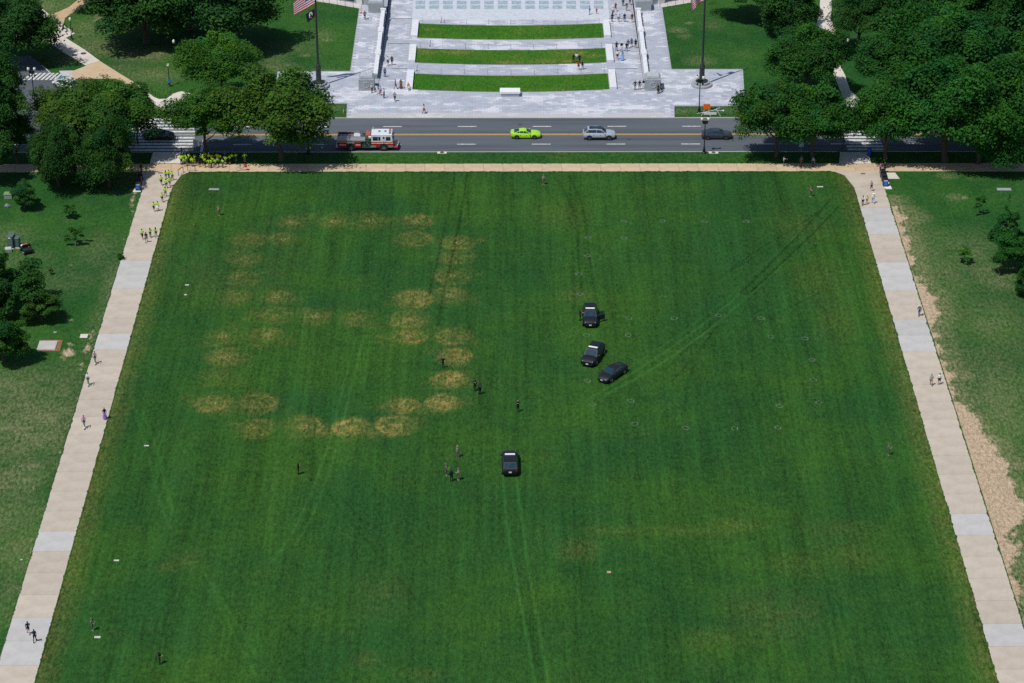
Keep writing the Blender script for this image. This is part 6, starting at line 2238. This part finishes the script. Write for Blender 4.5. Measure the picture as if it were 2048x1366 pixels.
person(950, 782, 'front', 170, 'black', 'black', 'officer with white lettering, farther of a pair in the middle of the lawn', gp, z=.03, **POL)
person(960, 789, 'front', 200, 'black', 'black', 'officer with white lettering, nearer of a pair in the middle of the lawn', gp, z=.03, **POL)
person(1036, 824, 'phone', 180, 'black', 'black', 'officer with white lettering on the back standing alone above the lone police car', gp, z=.03, legs='long', sleeve='long', skin=0, extra='police vest', hair='short', hc=2)
person(1160, 641, 'point', 100, 'black', 'black', 'officer in black standing beside the SUV with the open door', gp, z=.03, legs='long', sleeve='short', skin=0, extra='', hc=0)

gl = 'walkers in lime shirts on the left path'
LIME = [(285, 479, 'walk', 172, 'black', 'short', 'lime shirted walker in black shorts, leftmost of four abreast', 'short'),
        (293, 485, 'walkb', 178, 'grey', 'long', 'walker with long dark hair a step nearer than three lime shirted companions', 'long'),
        (301, 475, 'walk', 184, 'black', 'long', 'lime shirted walker third of four abreast, dark trousers', 'long'),
        (312, 474, 'walkb', 180, 'black', 'short', 'lime shirted walker rightmost of four abreast', 'long'),
        (308, 423, 'walk', 176, 'black', 'short', 'lime shirted walker left of the one in white shorts', 'short'),
        (316, 422, 'walkb', 180, 'white', 'skirt', 'lime shirted walker in a white skirt', 'short'),
        (325, 404, 'walk', 185, 'black', 'short', 'lime shirted walker alone, ahead of the white skirted one', 'short'),
        (331, 394, 'walkb', 176, 'grey', 'short', 'lime shirted walker close behind the lone one, grey bag', 'short'),
        (323, 371, 'walk', 180, 'black', 'short', 'lime shirted walker in black shorts left of the tight cluster on the path', 'short'),
        (333, 377, 'walkb', 180, 'denim', 'short', 'large lime shirted walker in the front of the tight cluster', 'short'),
        (340, 373, 'walk', 184, 'grey', 'short', 'lime shirted walker right of the large one in the cluster', 'short'),
        (332, 359, 'walkb', 176, 'denim', 'short', 'lime shirted walker with long hair at the back of the cluster, left one', 'long'),
        (338, 358, 'walk', 180, 'denim', 'long', 'lime shirted walker in jeans at the back of the cluster, middle', 'short'),
        (345, 361, 'walkb', 184, 'brown', 'short', 'lime shirted walker at the back of the cluster, beside the lawn corner', 'short')]
for i, (px, py, po_, fa, pa, lg, lab, hr) in enumerate(LIME):
    person(px, py, po_, fa, 'lime' if i != 1 else 'black', pa, lab, gl, z=.09 if py < 365 else .062, h=random.uniform(1.6, 1.8), legs=lg if lg != 'short' else 'short', hair=hr, skin=i % 2 + (1 if i % 3 == 0 else 0), hc=0)
person(283, 346, 'stand', 60, 'black', 'black', 'person in black standing in tree shade at the top of the left path', z=.09, legs='long', hair='short')

# the lime shirted crowd under the trees (crop coordinates of the survey)
CROWD = [(260, 330), (295, 285), (390, 340), (432, 285), (355, 285), (500, 365), (528, 372), (562, 300), (680, 380), (712, 290), (806, 250), (812, 390), (890, 290), (955, 285), (890, 402),
         (940, 402), (970, 350), (1040, 412), (1082, 292), (1112, 388), (1140, 290), (1202, 398), (1262, 330), (1370, 328), (1412, 285), (1505, 262), (1705, 285), (760, 330), (620, 345), (330, 375)]
for i, (x, y) in enumerate(CROWD):
    px, py = 340 + x / 11.38, 290 + (y + 118) / 11.38
    lone = {(1705, 285): 'lime shirted person standing apart at the end of the crowd, beside the bicycle', (1505, 262): 'lime shirted person second from the end of the crowd, above the bicycle'}.get((x, y))
    person(px, py, ('stand', 'front', 'hips', 'phone')[i % 4], random.uniform(120, 240), 'lime' if i not in (8, 28) else 'black', ('black', 'denim', 'grey', 'black')[i % 4],
           lone or 'lime shirted person standing in the close crowd in tree shade' if i not in (8, 28) else ('dark shirted person among the lime shirted crowd, ' + ('front row' if i == 28 else 'back row')), 'lime shirted crowd under the trees', z=.10, h=random.uniform(1.55, 1.8),
           legs='short' if i % 3 else 'long', hair=('short', 'long', 'pony')[i % 3], hat='cap:white' if i in (9, 12, 27) else None, hc=i % 2)
person(340 + 1255 / 11.38, 290 + 350 / 11.38, 'front', 170, 'blue', 'black', 'person in a blue shirt at the back of the lime shirted crowd', 'lime shirted crowd under the trees', z=.1, hair='short')

# left path: scooters and walkers
def scooter(loc, rz, label):
    o = E('kick_scooter', loc, rz, label, 'scooter', 'hire scooters on the left path')
    gnm = M('scooter_green', (.10, .42, .16), .4)
    for y in (-.46, .44):
        w = MB().lathe([(.06, -.03), (.115, -.03), (.115, .03), (.06, .03)], c=(0, y, .115), n=14, axis='x').build('wheel', m_rubber, o)
    MB().box((0, -.02, .14), (.17, .78, .05), bev=.01).build('deck', m_white, o)
    MB().tube([(0, -.44, .14), (0, -.38, .70), (0, -.32, 1.12)], .028, 8).build('stem', gnm, o)
    MB().tube([(-.27, -.30, 1.12), (.27, -.30, 1.12)], .02, 6).build('handlebar', m_black, o)
    MB().box((0, -.50, .2), (.12, .10, .14), bev=.03).build('front_guard', m_white, o)
    MB().box((0, -.36, .82), (.16, .10, .14), bev=.02).build('basket', gnm, o)


for px, py, sh_, lab, who in ((190, 727, 'mauve', 'nearest the small pale slab', 'mauve'), (176, 770, 'white', 'in the middle of three', 'white'), (168, 856, 'pink', 'nearest the camera', 'pink')):
    p = G(px, py, .062)
    scooter((p.x + .05, p.y, .062), R(8), 'green stemmed kick scooter ridden on the left path by the rider in %s' % who)
    person(px, py, 'ride', 8, sh_, 'denim', 'scooter rider in a %s top on the left path' % who, 'scooter riders on the left path', legs='short', hair='short', hc=0, xyz=(p.x + .05, p.y + .02, .062 + .15), skin=1)
person(210, 838, 'push', 12, 'black', 'violet', 'walker in black top and purple skirt beside the lawn edge', z=.062, legs='dress', hair='long', hc=0, h=1.7, skin=0, extra='pack')
person(57, 1268, 'walk', 195, 'navy', 'black', 'walker in dark shirt and shorts on the lowest pale slab, farther of two', 'pair on the lowest pale slab', z=.062, legs='short', skin=0, hair='short', hc=0)
person(70, 1284, 'walkb', 180, 'navy', 'navy', 'walker in dark clothes on the lowest pale slab, nearer of two', 'pair on the lowest pale slab', z=.062, skin=2, hair='short', hc=0)

# right path
person(1742, 382, 'walk', 10, 'lgrey', 'black', 'walker in grey top and black shorts near the bins', z=.09, legs='short')
person(1725, 411, 'walkb', 175, 'white', 'black', 'walker in white top and black trousers beside a child in yellow', 'family on the right path', z=.062, hair='long', hc=2)
person(1734, 408, 'walk', 180, 'yellow', 'khaki', 'child in a bright yellow shirt on the right path', 'family on the right path', z=.062, legs='short', h=1.45)
person(1746, 407, 'walk', 185, 'white', 'lblue', 'walker in white and pale blue right of the yellow shirted child', 'family on the right path', z=.062, hat='sunhat:white')
person(1838, 632, 'walkb', 178, 'navy', 'denim', 'walker in navy with a white cap on the right path', z=.062, hat='cap:white', extra='pack')
person(1862, 771, 'walk', 175, 'lgrey', 'khaki', 'walker in grey shirt left of the one in white on the right path', 'pair on the right path', z=.062, legs='short', build=1.0)
person(1878, 769, 'stand', 180, 'white', 'black', 'walker in a loose white shirt and black shorts on the right path', 'pair on the right path', z=.062, legs='short', build=1.1)
gr_ = 'people in shade at the right end of the pavement'
person(1567, 332, 'point', 80, 'white', 'denim', 'person in a pale blue and white top, arm out, on the shaded right pavement', gr_, z=.09, legs='short')
person(1602, 333, 'stand', 20, 'grey', 'brown', 'tall person in grey in the middle of three on the shaded right pavement', gr_, z=.09, h=1.85)
person(1626, 334, 'stand', -30, 'lgrey', 'navy', 'person in pale grey nearest the right crossing on the shaded pavement', gr_, z=.09, legs='long')
person(1760, 346, 'front', 40, 'pink', 'brown', 'person in a pink top beside the right hand bins', z=.09, legs='short')
person(1769, 345, 'front', -20, 'black', 'black', 'person in black beside the one in pink at the bins', z=.09)
person(111, 93, 'walk', 70, 'brown', 'black', 'walker with a dark rucksack on the shaded diagonal path', z=.05, extra='pack')
person(102, 93, 'point', 80, 'black', 'black', 'dark figure in tree shade on the diagonal path', z=.05)

# memorial visitors
gv = 'visitors on the memorial forecourt'
VIS = [(730, 39, 'walk', 180, 'black', 'black', 'short', 'visitor in black with a rucksack on the left terrace by the orange cone', dict(extra='pack')),
       (776, 131, 'walk', 170, 'white', 'black', 'short', 'visitor in white and black, left of a pair on the left walk', {}),
       (784, 130, 'walkb', 185, 'brown', 'black', 'short', 'visitor in brown, right of a pair on the left walk', dict(extra='pack')),
       (770, 154, 'stand', 180, 'blue', 'navy', 'long', 'visitor in a blue top alone on the left walk near the wall', {}),
       (744, 186, 'stand', 40, 'white', 'brown', 'long', 'visitor in a straw hat right in front of the left carved block', dict(hat='sunhat:tan')),
       (754, 188, 'walk', 160, 'white', 'white', 'long', 'visitor all in white with a dark hat beside the left carved block', dict(hat='sunhat:black')),
       (761, 191, 'stand', 170, 'lblue', 'red', 'short', 'visitor in pale blue and red shorts near the left carved block', {}),
       (768, 196, 'stand', 60, 'white', 'denim', 'long', 'visitor in white and jeans nearest the street of those by the left block', {}),
       (791, 178, 'walk', 80, 'blue', 'denim', 'short', 'visitor in blue beside one in a long brown dress', {}),
       (802, 177, 'stand', -20, 'brown', 'brown', 'dress', 'visitor in a long brown dress at the corner of the near grass panel', dict(hair='long')),
       (790, 203, 'walkb', 20, 'lgrey', 'black', 'long', 'visitor in grey and black alone on the forecourt left of the stone block', dict(extra='pack')),
       (848, 227, 'walk', 70, 'yellow', 'red', 'skirt', 'visitor in yellow top and red skirt near the road', dict(hair='long', hc=1)),
       (1179, 29, 'stand', 60, 'lblue', 'lblue', 'long', 'visitor in pale blue beside a child in red by the basins', {}),
       (1193, 28, 'stand', 0, 'red', 'red', 'short', 'small child in red by the basins', dict(h=1.2)),
       (1231, 23, 'walk', 200, 'red', 'brown', 'short', 'visitor in a red shirt at the top of the right walk', {}),
       (1226, 31, 'walkb', 200, 'white', 'black', 'short', 'visitor in white and black just below the red shirted one', {}),
       (1246, 12, 'stand', 180, 'black', 'black', 'long', 'visitor in black at the very top of the right walk', {}),
       (1260, 10, 'walk', 200, 'navy', 'grey', 'short', 'visitor in navy at the top of the right walk beside the wall', {}),
       (1253, 22, 'walkb', 180, 'brown', 'tan', 'short', 'visitor in brown with a white cap at the top of the right walk', dict(hat='cap:white')),
       (1224, 44, 'stand', 180, 'navy', 'navy', 'long', 'visitor in dark blue, leftmost of four in a row on the right walk', {}),
       (1237, 44, 'stand', 180, 'white', 'grey', 'short', 'visitor in white, second of four in a row on the right walk', dict(hat='sunhat:white')),
       (1249, 44, 'stand', 180, 'black', 'denim', 'long', 'visitor in black and jeans, third of four in a row on the right walk', {}),
       (1264, 44, 'walk', 175, 'red', 'khaki', 'short', 'visitor in red with white bag, last of four in a row by the wall', dict(extra='pack')),
       (1233, 102, 'stand', 180, 'black', 'black', 'long', 'visitor in black, leftmost of the larger group on the right walk', dict(h=1.82)),
       (1243, 103, 'stand', 190, 'black', 'white', 'short', 'visitor in black and white, second of the larger group on the right walk', dict(hat='cap:white')),
       (1253, 103, 'front', 180, 'black', 'denim', 'long', 'visitor in black with white hair in the middle of the larger group', dict(hc=3)),
       (1256, 97, 'stand', 170, 'brown', 'tan', 'short', 'visitor in brown behind the white haired one', {}),
       (1263, 94, 'stand', 180, 'blue', 'denim', 'short', 'visitor in a blue shirt, second from the right wall', {}),
       (1271, 96, 'stand', 185, 'denim', 'navy', 'short', 'visitor in dark blue closest to the right wall', dict(extra='pack')),
       (1235, 119, 'walk', 180, 'white', 'black', 'short', 'visitor in white shirt and black shorts below the larger group', dict(build=1.1)),
       (1245, 121, 'stand', 180, 'sky', 'sky', 'dress', 'visitor in a long sky blue dress below the larger group', dict(hair='long', hc=2)),
       (1147, 126, 'stand', 180, 'black', 'black', 'long', 'visitor in black left of one in white beside the middle grass panel', {}),
       (1153, 124, 'stand', 175, 'white', 'grey', 'long', 'visitor in a white shirt at the edge of the middle grass panel', {}),
       (1159, 127, 'stand', 185, 'black', 'black', 'long', 'visitor in black right of the one in white by the middle panel', {}),
       (1157, 140, 'stand', 180, 'red', 'black', 'short', 'visitor in a red shirt on the walk below the middle grass panel', {}),
       (1165, 139, 'stand', 170, 'grey', 'denim', 'short', 'visitor in grey beside the red shirted one below the middle panel', dict(extra='pack')),
       (1270, 180, 'hips', 10, 'black', 'grey', 'short', 'visitor in black, left of three by the right carved block', {}),
       (1279, 179, 'stand', 0, 'black', 'grey', 'short', 'visitor in black, middle of three by the right carved block', {}),
       (1287, 178, 'stand', -10, 'black', 'white', 'short', 'visitor in black and white touching the right carved block', {}),
       (1316, 187, 'front', -60, 'black', 'black', 'skirt', 'visitor in a black skirt in front of the right carved block', dict(hair='long')),
       (1321, 184, 'walk', 60, 'black', 'black', 'long', 'visitor in black at the right corner of the right carved block', {})]
for px, py, po_, fa, sh_, pa, lg, lab, kw in VIS:
    person(px, py, po_, fa, sh_, pa, lab, gv, z='plaza', legs=lg, **kw)
p = PZ(819, 178)
person(0, 0, 'sit', 20, 'orange', 'white', 'visitor in orange sitting on the stone edge of the near grass panel', gv, legs='short', hair='long', xyz=(CX - 17.35, arc_y(panels[2][0], CX - 17.3) - .22, zf(0, 391) + .02))

for px, py, lab in ((1040, 249.5, 'in the far lane above the lime coupe'), (1258, 279, 'right of the silver SUV')):
    p = G(px, py)
    MB().lathe([(.38, 0), (.38, .004), (.32, .008)], n=16).build('manhole_cover', MATS['cast_iron'], loc=(p.x, p.y, .021), label='dark round manhole cover on the road, ' + lab, cat='manhole cover')
